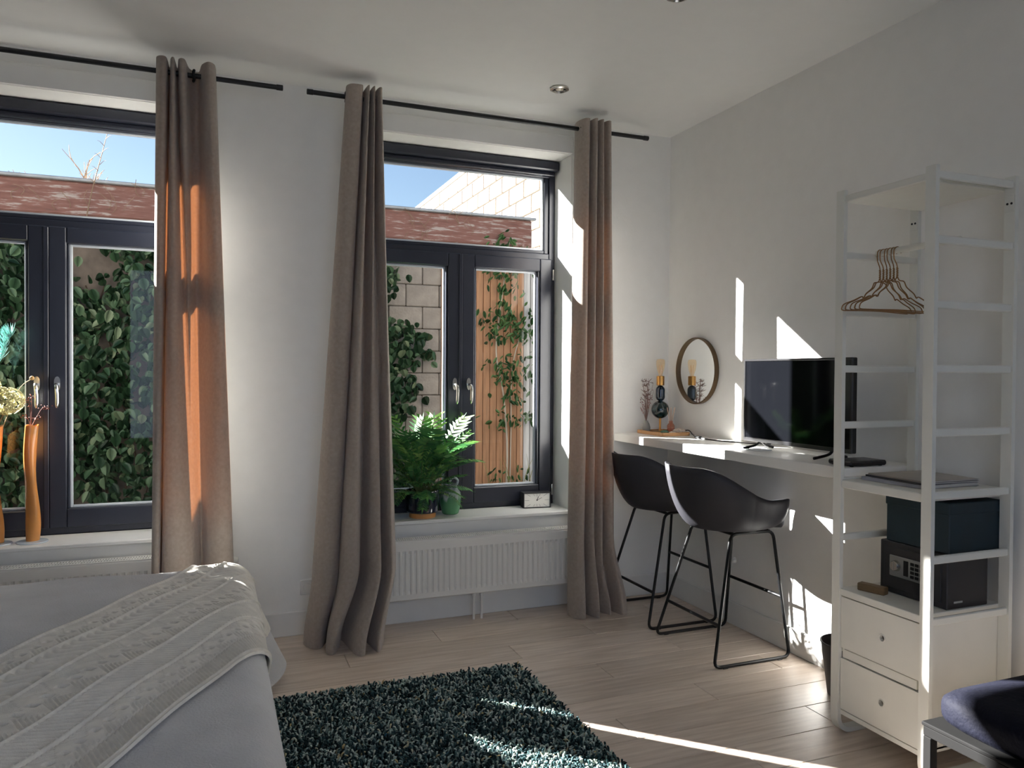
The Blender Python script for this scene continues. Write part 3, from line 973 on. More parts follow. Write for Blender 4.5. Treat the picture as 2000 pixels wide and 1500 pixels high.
# ------------------------------------------------------------------ bed, spread, throw
BX, BY, BZ = -2.80, -.80, .605        # edges of the flat top before the rounded rim
def bed_surface(x, y, lift=0.0):
    """Point on the draped top of the bed for cloth coordinates (x, y)."""
    ex = np.maximum(0, x - BX)
    ey = np.maximum(0, y - BY)
    d = np.sqrt(ex ** 2 + ey ** 2)
    dd = np.maximum(d, 1e-9)
    nx, ny = ex / dd, ey / dd
    r = .105
    th = np.minimum(d / r, PI / 2)
    rest = np.clip(d - r * PI / 2, 0, .485)
    corner = np.clip(2 * nx * ny, 0, 1) ** 2
    rip = .5 + .5 * np.sin((np.arctan2(ny, nx) * 3 + y * 9.0 * (ny < .02) + x * 9 * (nx < .02)))
    flare = .05 + .42 * corner + .05 * rip
    outw = (r + lift) * np.sin(th) + rest * flare
    drop = r - (r + lift) * np.cos(th) + rest * np.sqrt(np.maximum(.05, 1 - flare ** 2))
    cx, cy = np.minimum(x, BX), np.minimum(y, BY)
    und = .008 * np.sin(x * 5.1 + 1) * np.sin(y * 4.3) + .005 * np.sin(x * 11 + y * 7)
    z = BZ - drop + und * np.clip(1 - d * 5, 0, 1)
    return np.stack([cx + nx * outw, cy + ny * outw, np.maximum(z, .006 + lift)], -1)

def bed():
    t = thing('bed', 'wide upholstered bed standing under the grey bedspread', 'bed', (-3.8, -2.0, 0))
    wood = M('bed_fabric', (96, 92, 88), rough=.9, var=.1)
    MB().box((-5.0, -3.15, .09), (-2.80, -.82, .33), .02).build('base', wood, t)
    MB().box((-5.0, -3.15, .335), (-2.79, -.81, .585), .05).build('mattress', M('mattress', (220, 218, 212), rough=.9), t)
    for x in (-4.9, -2.9):
        for y in (-3.05, -.92):
            MB().lathe([(.02, 0), (.03, .09)], (x, y, 0), 12).build('leg', M('bed_leg', (40, 36, 32), rough=.5), t, smooth=True)
    # spread
    sp = M('bedspread_fleece', (204, 203, 203), rough=.95, var=.10, vscale=5, bump=.35, bscale=160, sheen=.3)
    nx, ny = 150, 190
    X, Y = np.meshgrid(np.concatenate([np.linspace(-5.05, -2.9, 70), np.linspace(-2.89, BX + .72, nx - 70)]),
                       np.concatenate([np.linspace(-3.15, -.9, 110), np.linspace(-.89, BY + .55, ny - 110)]))
    P = bed_surface(X, Y)
    G = [[tuple(q) for q in row] for row in P]
    o = MB().sheet(G).build('bedspread', sp, smooth=True, angle=180, loc=(-3.8, -2.0, .6))
    tag(o, 'plain grey bedspread hanging over the bed to the floor', 'bedspread')
    # throw: stripes run along d, lines counted across by w
    d = np.array([.45, .893])
    nrm = np.array([.893, -.45])
    w = np.arange(-.004, .728, .0031)
    tt = np.arange(-3.95, -1.62, .0034)
    Wm, T = np.meshgrid(w, tt)
    # slight curve of the whole cloth
    off = -2.31 + Wm + .03 * np.sin((T + 3.0) * 1.6)
    X = off * nrm[0] + T * d[0]
    Y = off * nrm[1] + T * d[1]
    rel = np.zeros_like(Wm)
    holes = np.zeros(Wm.shape, bool)
    def band(a, b):
        return (Wm > a) & (Wm < b), (Wm - a) / (b - a)
    def ribs(p):
        return np.abs(np.sin(PI * p))
    for a, b in ((.008, .115), (.268, .425), (.55, .635)):
        k, q = band(a, b)
        cell = .105
        u = (T / cell) % 1
        tri = np.abs(u - .5) * 2
        up = q > .5
        leaf = np.where(up, (1 - q) * 2 < tri * .95, q * 2 < (1 - tri) * .95)
        hatch = ribs((T + np.where(up, 1, -1) * Wm * .8) / .0145)
        rel = np.where(k, np.where(leaf, .0012 + .0038 * hatch, .0048), rel)
        hole = (np.abs(q - .5) < .10) & (np.abs(((T / cell * 2) % 1) - .5) < .16)
        rel = np.where(k & hole, .0006, rel)
        holes |= k & (hole | (leaf & (hatch < .42)))
    k, q = band(.128, .255)
    rel = np.where(k, .0052 * ribs((T + .016 * np.sin(q * 2 * PI)) / .037), rel)
    k, q = band(.438, .532)
    rel = np.where(k, .0055 * ribs((T - .3 * Wm) / .019), rel)
    k, q = band(.638, .705)
    rel = np.where(k, .0045 * ribs((T + .9 * Wm) / .0155), rel)
    for c in (.002, .121, .261, .431, .541, .709, .723):
        rel = np.maximum(rel, .0080 * np.exp(-((Wm - c) / .0056) ** 2))
    rel = rel * 2.1
    P = bed_surface(X, Y, 0.0)
    # offset along the local outward direction
    ex = np.maximum(0, X - BX); ey = np.maximum(0, Y - BY)
    dd = np.sqrt(ex ** 2 + ey ** 2)
    th = np.minimum(dd / .105, PI / 2)
    nd = np.maximum(dd, 1e-9)
    N = np.stack([ex / nd * np.sin(th), ey / nd * np.sin(th), np.cos(th)], -1)
    P = P + N * (.003 + rel)[..., None]
    nv, nu = Wm.shape
    idx = np.arange(nv * nu).reshape(nv, nu)
    F = np.stack([idx[:-1, :-1], idx[:-1, 1:], idx[1:, 1:], idx[1:, :-1]], -1).reshape(-1, 4)
    # keep cloth that falls less than 0.3 m below the rim
    ok = (dd < .42).reshape(-1)
    F = F[ok[F].all(1)]
    F = F[~holes.reshape(-1)[F].all(1)]          # open lace stitches
    o = np_mesh('throw_blanket', P.reshape(-1, 3), F, M('cream_knit', (242, 237, 226), rough=.95, var=.08, vscale=25, sheen=.2, bump=.3, bscale=500), None, smooth=True)
    tag(o, 'cream knitted throw with lace and ribbed stripes lying across the bed corner', 'blanket')
    return o
bed()

# ------------------------------------------------------------------ rug
def rug():
    x0, x1, y0, y1 = -2.95, -1.435, -3.0, -.885
    t = thing('rug', 'dark teal shaggy rug with pale flecks beside the bed', 'rug', ((x0 + x1) / 2, (y0 + y1) / 2, 0))
    MB().box((x0 + .01, y0 + .01, .0), (x1 - .01, y1 - .01, .010), .003).build('backing', M('rug_backing', (24, 40, 42), rough=.95), t)
    m = island_mat('shag_yarn', [(0.0, (14, 34, 38)), (.36, (26, 54, 58)), (.55, (66, 96, 96)), (.72, (150, 170, 162)), (.95, (196, 206, 196)), (.985, (190, 166, 110)), (1.0, (60, 110, 130))], rough=.9)
    step = .0108
    gx, gy = np.meshgrid(np.arange(x0 + .008, x1, step), np.arange(y0 + .008, y1, step))
    n = gx.size
    bx = gx.ravel() + rng.normal(0, .003, n)
    by = gy.ravel() + rng.normal(0, .003, n)
    az = rng.uniform(0, 2 * PI, n)
    lean = rng.uniform(.005, .022, n)
    h = rng.uniform(.016, .030, n)
    curl = rng.uniform(-1.2, 1.2, n)
    rings = []
    for s, rad in ((0.0, .0034), (.5, .0044), (.85, .0042), (1.0, .0018)):
        a = az + curl * s
        cx = bx + np.cos(a) * lean * s ** 1.3
        cy = by + np.sin(a) * lean * s ** 1.3
        cz = .006 + h * np.sin(s * PI * .56) / math.sin(PI * .5)
        for k in range(4):
            an = a + k * PI / 2
            rings.append(np.stack([cx + np.cos(an) * rad, cy + np.sin(an) * rad, cz + 0 * an], 1))
    V = np.stack(rings, 1)                 # n,16,3
    f = []
    for s in range(3):
        for k in range(4):
            f.append((s * 4 + k, s * 4 + (k + 1) % 4, s * 4 + 4 + (k + 1) % 4, s * 4 + 4 + k))
    f.append((12, 13, 14, 15))
    F = (np.array(f)[None] + (np.arange(n) * 16)[:, None, None]).reshape(-1, 4)
    o = np_mesh('pile', V.reshape(-1, 3), F, m, t, smooth=True)
    o['kind'] = 'stuff'
rug()

# ------------------------------------------------------------------ desk
DZ = 1.083
def desk():
    t = thing('wall_desk', 'long white bar-height desk fixed along the wall', 'desk', (-.2, -1.0, 1.03))
    MB().box((-.412, -1.948, DZ - .05), (-.001, -.001, DZ), .003).build('worktop', M('desk_white', (232, 231, 227), rough=.3, var=.01), t)
    for y in (-.4, -1.0, -1.6):
        MB().box((-.30, y - .02, DZ - .062), (-.002, y + .02, DZ - .051), .002).build('bracket', white_metal, t)
desk()

# ------------------------------------------------------------------ bar stools
def stool(label):
    t = thing('bar_stool', label, 'stool', (0, 0, 0))
    shell_m = M('anthracite_shell', (36, 36, 42), rough=.55, var=.05, bump=.05, bscale=300)
    tab = [(0, .262), (10, .266), (20, .279), (27, .295), (33, .314), (37, .328), (42, .332), (48, .327), (60, .300), (75, .276), (90, .264), (115, .272), (140, .290), (160, .304), (180, .312)]
    da = np.array([a for a, _ in tab]); dr = np.array([b for _, b in tab])
    def rim_h(p):
        if p < 31: return -.012 + .014 * p / 31
        if p < 36: return .002 + .125 * (p - 31) / 5
        if p < 47: return .127 + .035 * math.sin((p - 36) / 11 * PI / 2)
        if p < 66: return .162 + .002 * sm(47, 66, p)
        return .164 + .166 * sm(66, 150, p)
    nu, nv = 240, 22
    G = []
    for j in range(nv):
        s = j / (nv - 1)
        row = []
        for i in range(nu):
            th = 2 * PI * i / nu - PI
            p = abs(math.degrees(th))
            R = float(np.interp(p, da, dr))
            rb = .165 if p > 60 else .165 + .03 * (1 - p / 60)
            h = rim_h(p)
            if s < .45:
                q = s / .45
                r = rb * q
                z = -.006 * (1 - q * q)
            else:
                q = (s - .45) / .55
                side = 1 - sm(80, 140, p)
                fr = (1 - side) * (.62 * math.sin(q * PI / 2) + .38 * q) + side * math.sin(q * PI / 2) ** .75
                r = rb + (R - rb) * fr
                z = h * q ** (1.55 + .5 * side)
            row.append((r * math.cos(th) + .005, r * math.sin(th), .664 + z))
        G.append(row)
    o = MB().sheet(G, closed_u=True).build('seat_shell', shell_m, t, smooth=True, angle=180)
    md = o.modifiers.new('thickness', 'SOLIDIFY')
    md.thickness = .009
    md.offset = 1
    # sled frame
    R = .0085
    for s in (-1, 1):
        yb, yt = s * .265, s * .165
        def rnd(pts, rad=.04):
            out = []
            P = [Vector(q) for q in pts]
            for i, q in enumerate(P):
                if i in (0, len(P) - 1):
                    out.append(q)
                    continue
                a = (P[i - 1] - q).normalized(); b = (P[i + 1] - q).normalized()
                for k in range(6):
                    u = k / 5
                    out.append((q + a * rad) * (1 - u) ** 2 + q * 2 * u * (1 - u) + (q + b * rad) * u * u)
            return out
        loop = rnd([(.05, yt, .647), (.205, yt, .645), (.235, yb, .0095), (-.235, yb, .0095), (-.065, yt, .645), (.05, yt, .647)])
        MB().tube(loop, R, 10).build('sled_leg', black_metal, t, smooth=True)
        for x in (-.17, .17):
            MB().box((x - .015, yb - .009, 0), (x + .015, yb + .009, .006), .002).build('glide', black_metal, t)
    def at(leg, z, s):
        u = (.645 - z) / .6355
        x = (.205 + .03 * u) if leg == 'f' else (-.065 - .17 * u)
        return (x, s * (.165 + .10 * u), z)
    MB().tube([at('f', .31, -1), at('f', .31, 1)], R, 10).build('footrest', black_metal, t, smooth=True)
    MB().tube([at('b', .205, -1), at('b', .205, 1)], R, 10).build('rear_stretcher', black_metal, t, smooth=True)
    MB().tube([(-.055, -.165, .646), (-.055, .165, .646)], R, 8).build('seat_bar', black_metal, t, smooth=True)
    MB().tube([(.18, -.165, .646), (.18, .165, .646)], R, 8).build('seat_bar', black_metal, t, smooth=True)
    return t
s1 = stool('dark bar stool nearer the shelf unit, its whole shell visible')
s2 = copy_tree(s1)
s2['label'] = 'dark bar stool next to the curtain, partly hidden by the other stool'
for o in (s1, s2):
    o['group'] = 'bar stools at the wall desk'
s1.location = (-.305, -.99, 0)
s2.location = (-.30, -.37, 0)

# ------------------------------------------------------------------ open wardrobe unit
UX0, UX1 = -.4805, -.052
LY = [(-1.956, -1.996), (-2.374, -2.416)]
RUNGS = [2.19, 1.96, 1.727, 1.497, 1.267, 1.04, .808]
def shelf_unit():
    t = thing('wardrobe_unit', 'tall white open wardrobe unit with ladder sides and two drawers', 'shelf unit', (-.26, -2.19, 0))
    for k, (ya, yb) in enumerate(LY):
        th = .0185
        # side frame: posts joined by a rounded floor rail
        out, inn = [], []
        R, r = .07, .052
        def u_path(x0, x1, zb, rad):
            p = [(x0, 2.222)]
            for i in range(9):
                a = PI + i / 8 * PI / 2
                p.append((x0 + rad + rad * math.cos(a), zb + rad + rad * math.sin(a)))
            for i in range(9):
                a = 1.5 * PI + i / 8 * PI / 2
                p.append((x1 - rad + rad * math.cos(a), zb + rad + rad * math.sin(a)))
            p.append((x1, 2.222))
            return p
        A = u_path(UX0, UX1, 0.0, R)
        B = u_path(UX0 + th, UX1 - th, th, r)
        n = len(A)
        v = [(x, ya, z) for x, z in A] + [(x, yb, z) for x, z in A] + [(x, ya, z) for x, z in B] + [(x, yb, z) for x, z in B]
        f = []
        for i in range(n - 1):
            f += [(i, i + 1, n + i + 1, n + i), (2 * n + i, 3 * n + i, 3 * n + i + 1, 2 * n + i + 1),
                  (i, 2 * n + i, 2 * n + i + 1, i + 1), (n + i, n + i + 1, 3 * n + i + 1, 3 * n + i)]
        for i in (0, n - 1):
            f.append((i, n + i, 3 * n + i, 2 * n + i))
        MB().add(v, f).build('side_frame', white_metal, t, smooth=True, angle=30)
        for z in RUNGS + ([.585, .352] if k == 0 else [.585]):
            MB().box((UX0 + th + .0005, yb + .004, z - .0145), (UX1 - th - .0005, yb + .019, z + .0145), .004).build('rung', white_metal, t)
        for hx in (UX1 - .028, UX1 - .012):
            pass
        fx = UX1 - th
        pl = MB().box((fx - .003, yb + .002, 2.09), (fx, ya - .002, 2.15), .001).build('wall_fixing', white_metal, t)
        for dy in (.012, .028):
            MB().lathe([(.0045, fx - .0045), (.0045, fx - .002)], (0, yb + dy, 2.12), 10, 'x').build('screw_hole', black_metal, pl, smooth=True)
    ya, yb = LY[0][1] - .001, LY[1][0] + .001
    MB().box((UX0 + .004, yb, 2.172), (UX1, ya, 2.20), .003).build('top_shelf', white_panel, t)
    MB().box((UX0 + .004, yb, 1.013), (UX1, ya, 1.046), .003).build('middle_shelf', white_panel, t)
    MB().lathe([(.0125, yb), (.0125, ya)], (-.30, 0, 1.975), 16, 'y').build('clothes_rail', white_metal, t, smooth=True)
    # drawer chest
    ch = MB()
    ch.box((UX0 + .020, yb, .095), (UX1, yb + .016, .572), .001)
    ch.box((UX0 + .020, ya - .016, .095), (UX1, ya, .572), .001)
    ch.box((UX1 - .01, yb + .016, .095), (UX1, ya - .016, .572))
    ch.box((UX0 + .012, yb, .085), (UX1, ya, .104), .001)
    ch.box((UX0 + .012, yb + .016, .322), (UX1 - .01, ya - .016, .356), .001)
    ch.build('chest_carcass', white_panel, t)
    MB().box((UX0 + .004, yb, .574), (UX1, ya, .602), .002).build('chest_top', white_panel, t)
    for z0, z1 in ((.361, .568), (.110, .317)):
        y0, y1 = yb + .003, ya - .003
        yc, zc = -2.204, (z0 + z1) / 2
        # drawer front with a real finger hole
        nn = 32
        R = .0115
        xo, xi = UX0 + .008, UX0 + .024
        v, f = [], []
        for x in (xo, xi):
            for i in range(nn):
                a = 2 * PI * i / nn
                v.append((x, yc + R * math.cos(a), zc + R * math.sin(a)))
            for i in range(nn):
                a = 2 * PI * i / nn
                c, s = math.cos(a), math.sin(a)
                ks = []
                if c > 1e-6: ks.append((y1 - yc) / c)
                if c < -1e-6: ks.append((y0 - yc) / c)
                if s > 1e-6: ks.append((z1 - zc) / s)
                if s < -1e-6: ks.append((z0 - zc) / s)
                kk = min(ks)
                v.append((x, yc + c * kk, zc + s * kk))
            v += [(x, y1, z1), (x, y0, z1), (x, y0, z0), (x, y1, z0)]
        m = 2 * nn + 4
        def corner(i):
            a0 = 2 * PI * i / nn; a1 = 2 * PI * (i + 1) / nn
            for ci, (yy, zz) in enumerate(((y1, z1), (y0, z1), (y0, z0), (y1, z0))):
                ac = math.atan2(zz - zc, yy - yc) % (2 * PI)
                if a0 - 1e-9 < ac < a1 + 1e-9:
                    return 2 * nn + ci
            return None
        for i in range(nn):
            j = (i + 1) % nn
            c = corner(i)
            q = [i, j, nn + j] + ([c] if c is not None else []) + [nn + i]
            f.append(q[::-1])
            f.append([m + k for k in q])
            f.append((i, j, m + j, m + i))
            q2 = [nn + i] + ([c] if c is not None else []) + [nn + j]
            for a, b in zip(q2[:-1], q2[1:]):
                f.append((a, b, m + b, m + a))
        dr = MB().add(v, f).build('drawer', white_panel, t)
        ring = [(xo - .0005, yc + .0135 * math.cos(a), zc + .0135 * math.sin(a)) for a in np.linspace(0, 2 * PI, 32, endpoint=False)]
        MB().tube(ring, .0022, 8, closed=True).build('hole_ring', white_metal, dr, smooth=True)
        MB().box((xi + .001, y0 + .02, z0 + .01), (xi + .005, y1 - .02, z1 - .02)).build('drawer_box', M('drawer_inside', (120, 118, 112), rough=.8), dr)
shelf_unit()

# hangers
def hanger(label):
    t = thing('hanger', label, 'hanger', (0, 0, 0), group='gold wire hangers on the clothes rail')
    hook = [(.0 + .019 * math.cos(a), 0, .0145 + .0045 + .019 * math.sin(a) - .0195) for a in np.linspace(-.5, PI + .25, 16)]
    # local origin: centre of rail; hook arcs over it
    hook = [(.018 * math.cos(a), 0, .018 * math.sin(a) - .002) for a in np.linspace(-.35, PI * .98, 16)]
    hook = hook + [(-.017, 0, -.03), (-.004, 0, -.052), (0, 0, -.07), (0, 0, -.108)]
    MB().tube(catmull(hook, 40), .0022, 6).build('hook', gold_wire, t, smooth=True)
    tw = [(.0034 * math.cos(a), .0034 * math.sin(a), -.066 - .042 * a / (12 * PI)) for a in np.linspace(0, 12 * PI, 60)]
    MB().tube(tw, .0018, 5).build('twist', gold_wire, t, smooth=True)
    body = [(0, 0, -.106), (.012, 0, -.118), (.035, 0, -.122), (.05, 0, -.145), (.085, 0, -.168), (.10, 0, -.186), (.112, 0, -.182), (.15, 0, -.198), (.195, 0, -.214),
            (.208, 0, -.228), (.204, 0, -.240), (.15, 0, -.240), (.0, 0, -.237)]
    full = body + [(-x, y, z) for x, y, z in body[::-1][1:-1]]
    MB().tube(catmull(full, 120, closed=True), .0023, 6, closed=True).build('body', gold_wire, t, smooth=True)
    return t
names = ['first', 'second', 'third', 'fourth', 'fifth', 'sixth']
hp = hanger('gold wire hanger, first on the rail counted from the desk side')
for k in range(6):
    h = hp if k == 0 else copy_tree(hp)
    h['label'] = 'gold wire hanger, %s on the rail counted from the desk side' % names[k]
    h.location = (-.30, -2.012 - .017 * k, 1.975 + .0135 - .016)
    h.rotation_euler = (0, 0, (.12, -.05, .18, .0, .13, -.06)[k])

# things in the unit
def unit_things():
    dk = M('safe_black', (30, 31, 36), rough=.45, var=.12, bump=.05, bscale=300)
    s = thing('safe', 'small black safe with a grey keypad panel on the drawer chest', 'safe', (-.235, -2.225, .602))
    x0 = -.335
    MB().box((x0, -2.368, .604), (-.12, -2.065, .808), .003).build('body', dk, s)
    d = MB().box((x0 - .005, -2.345, .624), (x0 + .002, -2.088, .790), .002).build('door', dk, s)
    MB().box((x0 - .011, -2.310, .675), (x0 - .0045, -2.118, .758), .004).build('control_panel', M('panel_grey', (142, 144, 142), rough=.35, metal=.5, var=.05), d)
    MB().lathe([(.0, x0 - .027), (.017, x0 - .027), (.020, x0 - .022), (.022, x0 - .011)], (0, -2.152, .72), 28, 'x', cap=False).build('knob', chrome, d, smooth=True)
    MB().box((x0 - .026, -2.154, .703), (x0 - .030, -2.150, .737), .001).build('knob_grip', chrome, d)
    MB().box((x0 - .0125, -2.208, .688), (x0 - .0105, -2.186, .748), .0008).build('display', black_metal, d)
    for r in range(4):
        for c in range(3):
            y = -2.226 - .021 * c
            z = .741 - .0165 * r
            MB().box((x0 - .014, y - .0085, z - .006), (x0 - .0105, y + .0085, z + .006), .0015).build('key', black_metal, d)
    for z in (.606,):
        MB().box((-.30, -2.369, .625), (-.285 + .03, -2.3675, .632)).build('side_label', M('grey_label', (168, 170, 168), rough=.5), s)
    b = thing('storage_box', 'dark teal storage box lying on top of the black safe', 'box', (-.20, -2.235, .81))
    tm = M('teal_card', (10, 36, 46), rough=.6, var=.15)
    MB().box((-.330, -2.370, .810), (-.06, -2.088, .982), .003).build('body', tm, b)
    MB().box((-.334, -2.372, .955), (-.057, -2.085, 1.0), .003).build('lid', tm, b)
    w = MB().box((-.018, -.055, 0), (.018, .055, .030), .003).build('wood_block', M('block_wood', (122, 98, 66), rough=.6, var=.2, stretch=(2, 1, 8)), loc=(0, 0, 0))
    w.location = (-.398, -2.087, .602)
    w.rotation_euler = (0, 0, .28)
    tag(w, 'small wooden block lying in front of the safe', 'block')
    # magazines
    cov = [((176, 168, 160), 'pale', .010), ((60, 60, 66), 'dark', .008), ((40, 40, 44), 'black', .006)]
    z = 1.047
    labs = ['thick grey book at the bottom of the magazine stack', 'thin dark magazine in the middle of the magazine stack', 'magazine with a pale grey cover on top of the stack']
    spec = [(.30, .285, .013, (150, 150, 158), .02), (.29, .27, .007, (42, 42, 48), -.04), (.285, .265, .006, (150, 142, 132), -.02)]
    for k, (w_, d_, h_, c_, rz) in enumerate(spec):
        t = thing('magazine', labs[k], 'magazine', (-.245 + .005 * k, -2.165 - .004 * k, z), rz, group='magazines on the middle shelf')
        o = MB().box((-w_ / 2, -d_ / 2, 0), (w_ / 2, d_ / 2, .001)).add([], []).build('back_cover', M('mag_cover_%d' % k, c_, rough=.35, var=.18, vscale=8), None)
        p = MB().box((-w_ / 2 + .003, -d_ / 2 + .003, .001), (w_ / 2 - .003, d_ / 2 - .002, h_ - .001)).build('pages', M('paper', (196, 194, 188), rough=.8, var=.05, stretch=(1, 1, 60)), None)
        q = MB().box((-w_ / 2, -d_ / 2, h_ - .001), (w_ / 2, d_ / 2, h_)).build('front_cover', M('mag_cover_%d' % k, c_), None)
        sp = MB().box((-w_ / 2 - .0015, -d_ / 2, 0), (-w_ / 2, d_ / 2, h_)).build('spine', M('mag_cover_%d' % k, c_), None)
        for x in (o, p, q, sp):
            x.parent = t
        z += h_ + .0005
unit_things()

# ------------------------------------------------------------------ on the desk
def desk_things():
    # television
    x = -.185
    ya, yb = -1.035, -1.775
    z0, z1 = 1.118, 1.552
    t = thing('television', 'flat black television standing on the white desk', 'television', (x, (ya + yb) / 2, DZ))
    tvm = M('tv_plastic', (18, 18, 21), rough=.3, var=.05)
    MB().box((x - .012, yb, z0), (x + .018, ya, z1), .004).build('casing', tvm, t)
    MB().box((x + .018, yb + .12, z0 + .03), (x + .05, ya - .12, z1 - .12), .008).build('rear_bulge', tvm, t)
    MB().box((x - .0135, yb + .012, z0 + .020), (x - .0118, ya - .012, z1 - .012)).build('screen', M('tv_screen', (10, 11, 14), rough=.06, var=.02, spec=.22), t)
    bz = MB()
    for lo, hi in (((x - .016, yb, z0), (x - .012, ya, z0 + .018)), ((x - .016, yb, z1 - .010), (x - .012, ya, z1)), ((x - .016, yb, z0 + .018), (x - .012, yb + .010, z1 - .010)), ((x - .016, ya - .010, z0 + .018), (x - .012, ya, z1 - .010))):
        bz.box(lo, hi, .001)
    bz.build('bezel', tvm, t)
    for y in (ya - .12, yb + .12):
        f = MB()
        f.tube(catmull([(x, y, z0 + .01), (x - .03, y, DZ + .02), (x - .115, y, DZ + .006)], 10), .007, 8)
        f.tube(catmull([(x, y, z0 + .01), (x + .03, y, DZ + .02), (x + .08, y, DZ + .006)], 10), .007, 8)
        f.build('foot', tvm, t, smooth=True)
    # white strip standing in for sunlight on the television foot
    pp = MB().box((-.05, -.10, 0), (.05, .10, .003)).build('sunlit_foot_strip', M('sunlit_foot_white', (236, 238, 240), rough=.5, var=.01), loc=(0, 0, 0))
    pp.location = (-.255, -1.16, DZ + .001)
    pp.rotation_euler = (0, 0, .05)
    tag(pp, 'white strip standing in for the sunlit foot of the television', 'highlight')
    # set-top box
    s = thing('media_player', 'flat black media box on the desk end behind the magazines', 'electronics', (-.255, -1.86, DZ))
    MB().box((-.36, -1.93, DZ + .003), (-.155, -1.80, DZ + .024), .006).build('case', tvm, s)
    for dx in (-.34, -.18):
        for dy in (-1.915, -1.815):
            MB().lathe([(.008, DZ), (.008, DZ + .004)], (dx, dy, 0), 10).build('foot', black_metal, s)
    # tray
    tr = thing('tray', 'shallow wooden tray at the corner end of the desk', 'tray', (-.155, -.19, DZ))
    wd = M('tray_wood', (196, 148, 100), rough=.5, var=.15, stretch=(3, 14, 3))
    X0, X1, Y0, Y1 = -.262, -.055, -.335, -.04
    MB().box((X0 + .006, Y0 + .006, DZ + .001), (X1 - .006, Y1 - .006, DZ + .007)).build('bottom', M('tray_dark', (40, 42, 44), rough=.5), tr)
    for lo, hi in (((X0, Y0, DZ), (X0 + .008, Y1, DZ + .022)), ((X1 - .008, Y0, DZ), (X1, Y1, DZ + .022)), ((X0 + .008, Y0, DZ), (X1 - .008, Y0 + .008, DZ + .022)), ((X0 + .008, Y1 - .008, DZ), (X1 - .008, Y1, DZ + .022))):
        MB().box(lo, hi, .002).build('side', wd, tr)
    zt = DZ + .008
    # lamp
    lx, ly = -.135, -.115
    L = thing('table_lamp', 'bulb lamp on stacked dark glass balls beside the round mirror', 'lamp', (lx, ly, zt))
    dkg = M('dark_green_glass', (12, 34, 36), rough=.12, var=.15, coat=.5)
    MB().lathe([(.0, 0), (.045, 0), (.045, .006), (.012, .010), (.007, .02), (.007, .1)], (lx, ly, zt), 32).build('foot', brass, L, smooth=True)
    MB().lathe([(max(.004, .058 * math.sin(a)), 1.238 - .058 * math.cos(a)) for a in np.linspace(.05, PI - .05, 24)], (lx, ly, 0), 32).build('glass_ball', dkg, L, smooth=True, angle=80)
    cap = [(.0295 * math.sin(a), 1.322 - .0295 * math.cos(a)) for a in np.linspace(.1, PI / 2, 10)] + [(.0295 * math.cos(a), 1.366 + .0295 * math.sin(a)) for a in np.linspace(0, PI / 2 - .1, 10)]
    MB().lathe(cap, (lx, ly, 0), 28).build('glass_capsule', M('dark_blue_glass', (14, 30, 46), rough=.12, var=.15, coat=.5), L, smooth=True, angle=80)
    MB().lathe([(.022, 1.396), (.0255, 1.398), (.0255, 1.455), (.0225, 1.458), (.0, 1.458)], (lx, ly, 0), 28, cap=False).build('socket', brass, L, smooth=True)
    MB().lathe([(.013, 1.458), (.014, 1.47), (.023, 1.50), (.0285, 1.535), (.0285, 1.552), (.024, 1.566), (.0, 1.569)], (lx, ly, 0), 28, cap=False).build('bulb', amber_glass, L, smooth=True, angle=80)
    fil = [(lx + .010 * math.cos(k * PI / 3), ly + .010 * math.sin(k * PI / 3), 1.478 if k % 2 else 1.532) for k in range(7)]
    MB().tube([(lx, ly, 1.458)] + fil, .0007, 5).build('filament', M('filament', (222, 150, 80), rough=.4), L, smooth=True)
    # cord with inline switch
    cord = catmull([(-.10, -.13, zt + .01), (-.07, -.25, zt + .014), (-.065, -.33, DZ + .034), (-.085, -.40, DZ + .018), (-.13, -.50, DZ + .006), (-.15, -.56, DZ + .008), (-.14, -.66, DZ + .004), (-.11, -.80, DZ + .004), (-.07, -.95, DZ + .006), (-.04, -1.06, DZ + .012)], 70)
    c = thing('power_cord', 'black lamp cord with an inline switch curling over the desk', 'cord', (-.13, -.5, DZ))
    MB().tube(cord, .0035, 8).build('cable', black_metal, c, smooth=True)
    MB().box((-.165, -.585, DZ + .001), (-.138, -.535, DZ + .018), .006).build('switch', black_metal, c)
    # bud vase with dried stems
    vx, vy = -.215, -.075
    v = thing('bud_vase', 'small grey bud vase with dried pinkish stems on the tray', 'vase', (vx, vy, zt))
    MB().lathe([(.0, 0), (.020, 0), (.026, .012), (.027, .03), (.020, .055), (.013, .066), (.012, .074), (.010, .074), (.010, .06)], (vx, vy, zt), 28, cap=False).build('vessel', M('vase_grey', (134, 132, 128), rough=.5, var=.08), v, smooth=True)
    dm = M('dried_stem', (122, 98, 90), rough=.85, var=.2)
    dp = M('dried_bloom', (150, 108, 104), rough=.9, var=.25)
    for k in range(16):
        a = random.uniform(0, 2 * PI)
        l = random.uniform(.09, .26) if k > 3 else .28
        sp = random.uniform(.01, .07)
        p0 = Vector((vx, vy, zt + .06))
        p1 = Vector((vx + sp * .4 * math.cos(a), vy + sp * .4 * math.sin(a) * .7, zt + .07 + l * .5))
        p2 = Vector((vx + sp * math.cos(a), vy + sp * .6 * math.sin(a), zt + .07 + l))
        path = catmull([p0, p1, p2], 10)
        st = MB().tube(path, [.0016 - .0001 * i for i in range(10)], 5).build('stem', dm, v, smooth=True)
        b = MB()
        for q in range(7):
            i = random.randint(5, 9)
            c0 = Vector(path[i])
            dv = Vector((random.uniform(-1, 1), random.uniform(-1, 1), random.uniform(.1, 1))).normalized()
            if l > .2:
                b.tube([c0, c0 + dv * .02, c0 + dv * .034], [.0014, .002, .0005], 4)
            else:
                b.lathe([(.0005, -.004), (.004, 0), (.0005, .004)], c0 + dv * .010, 6)
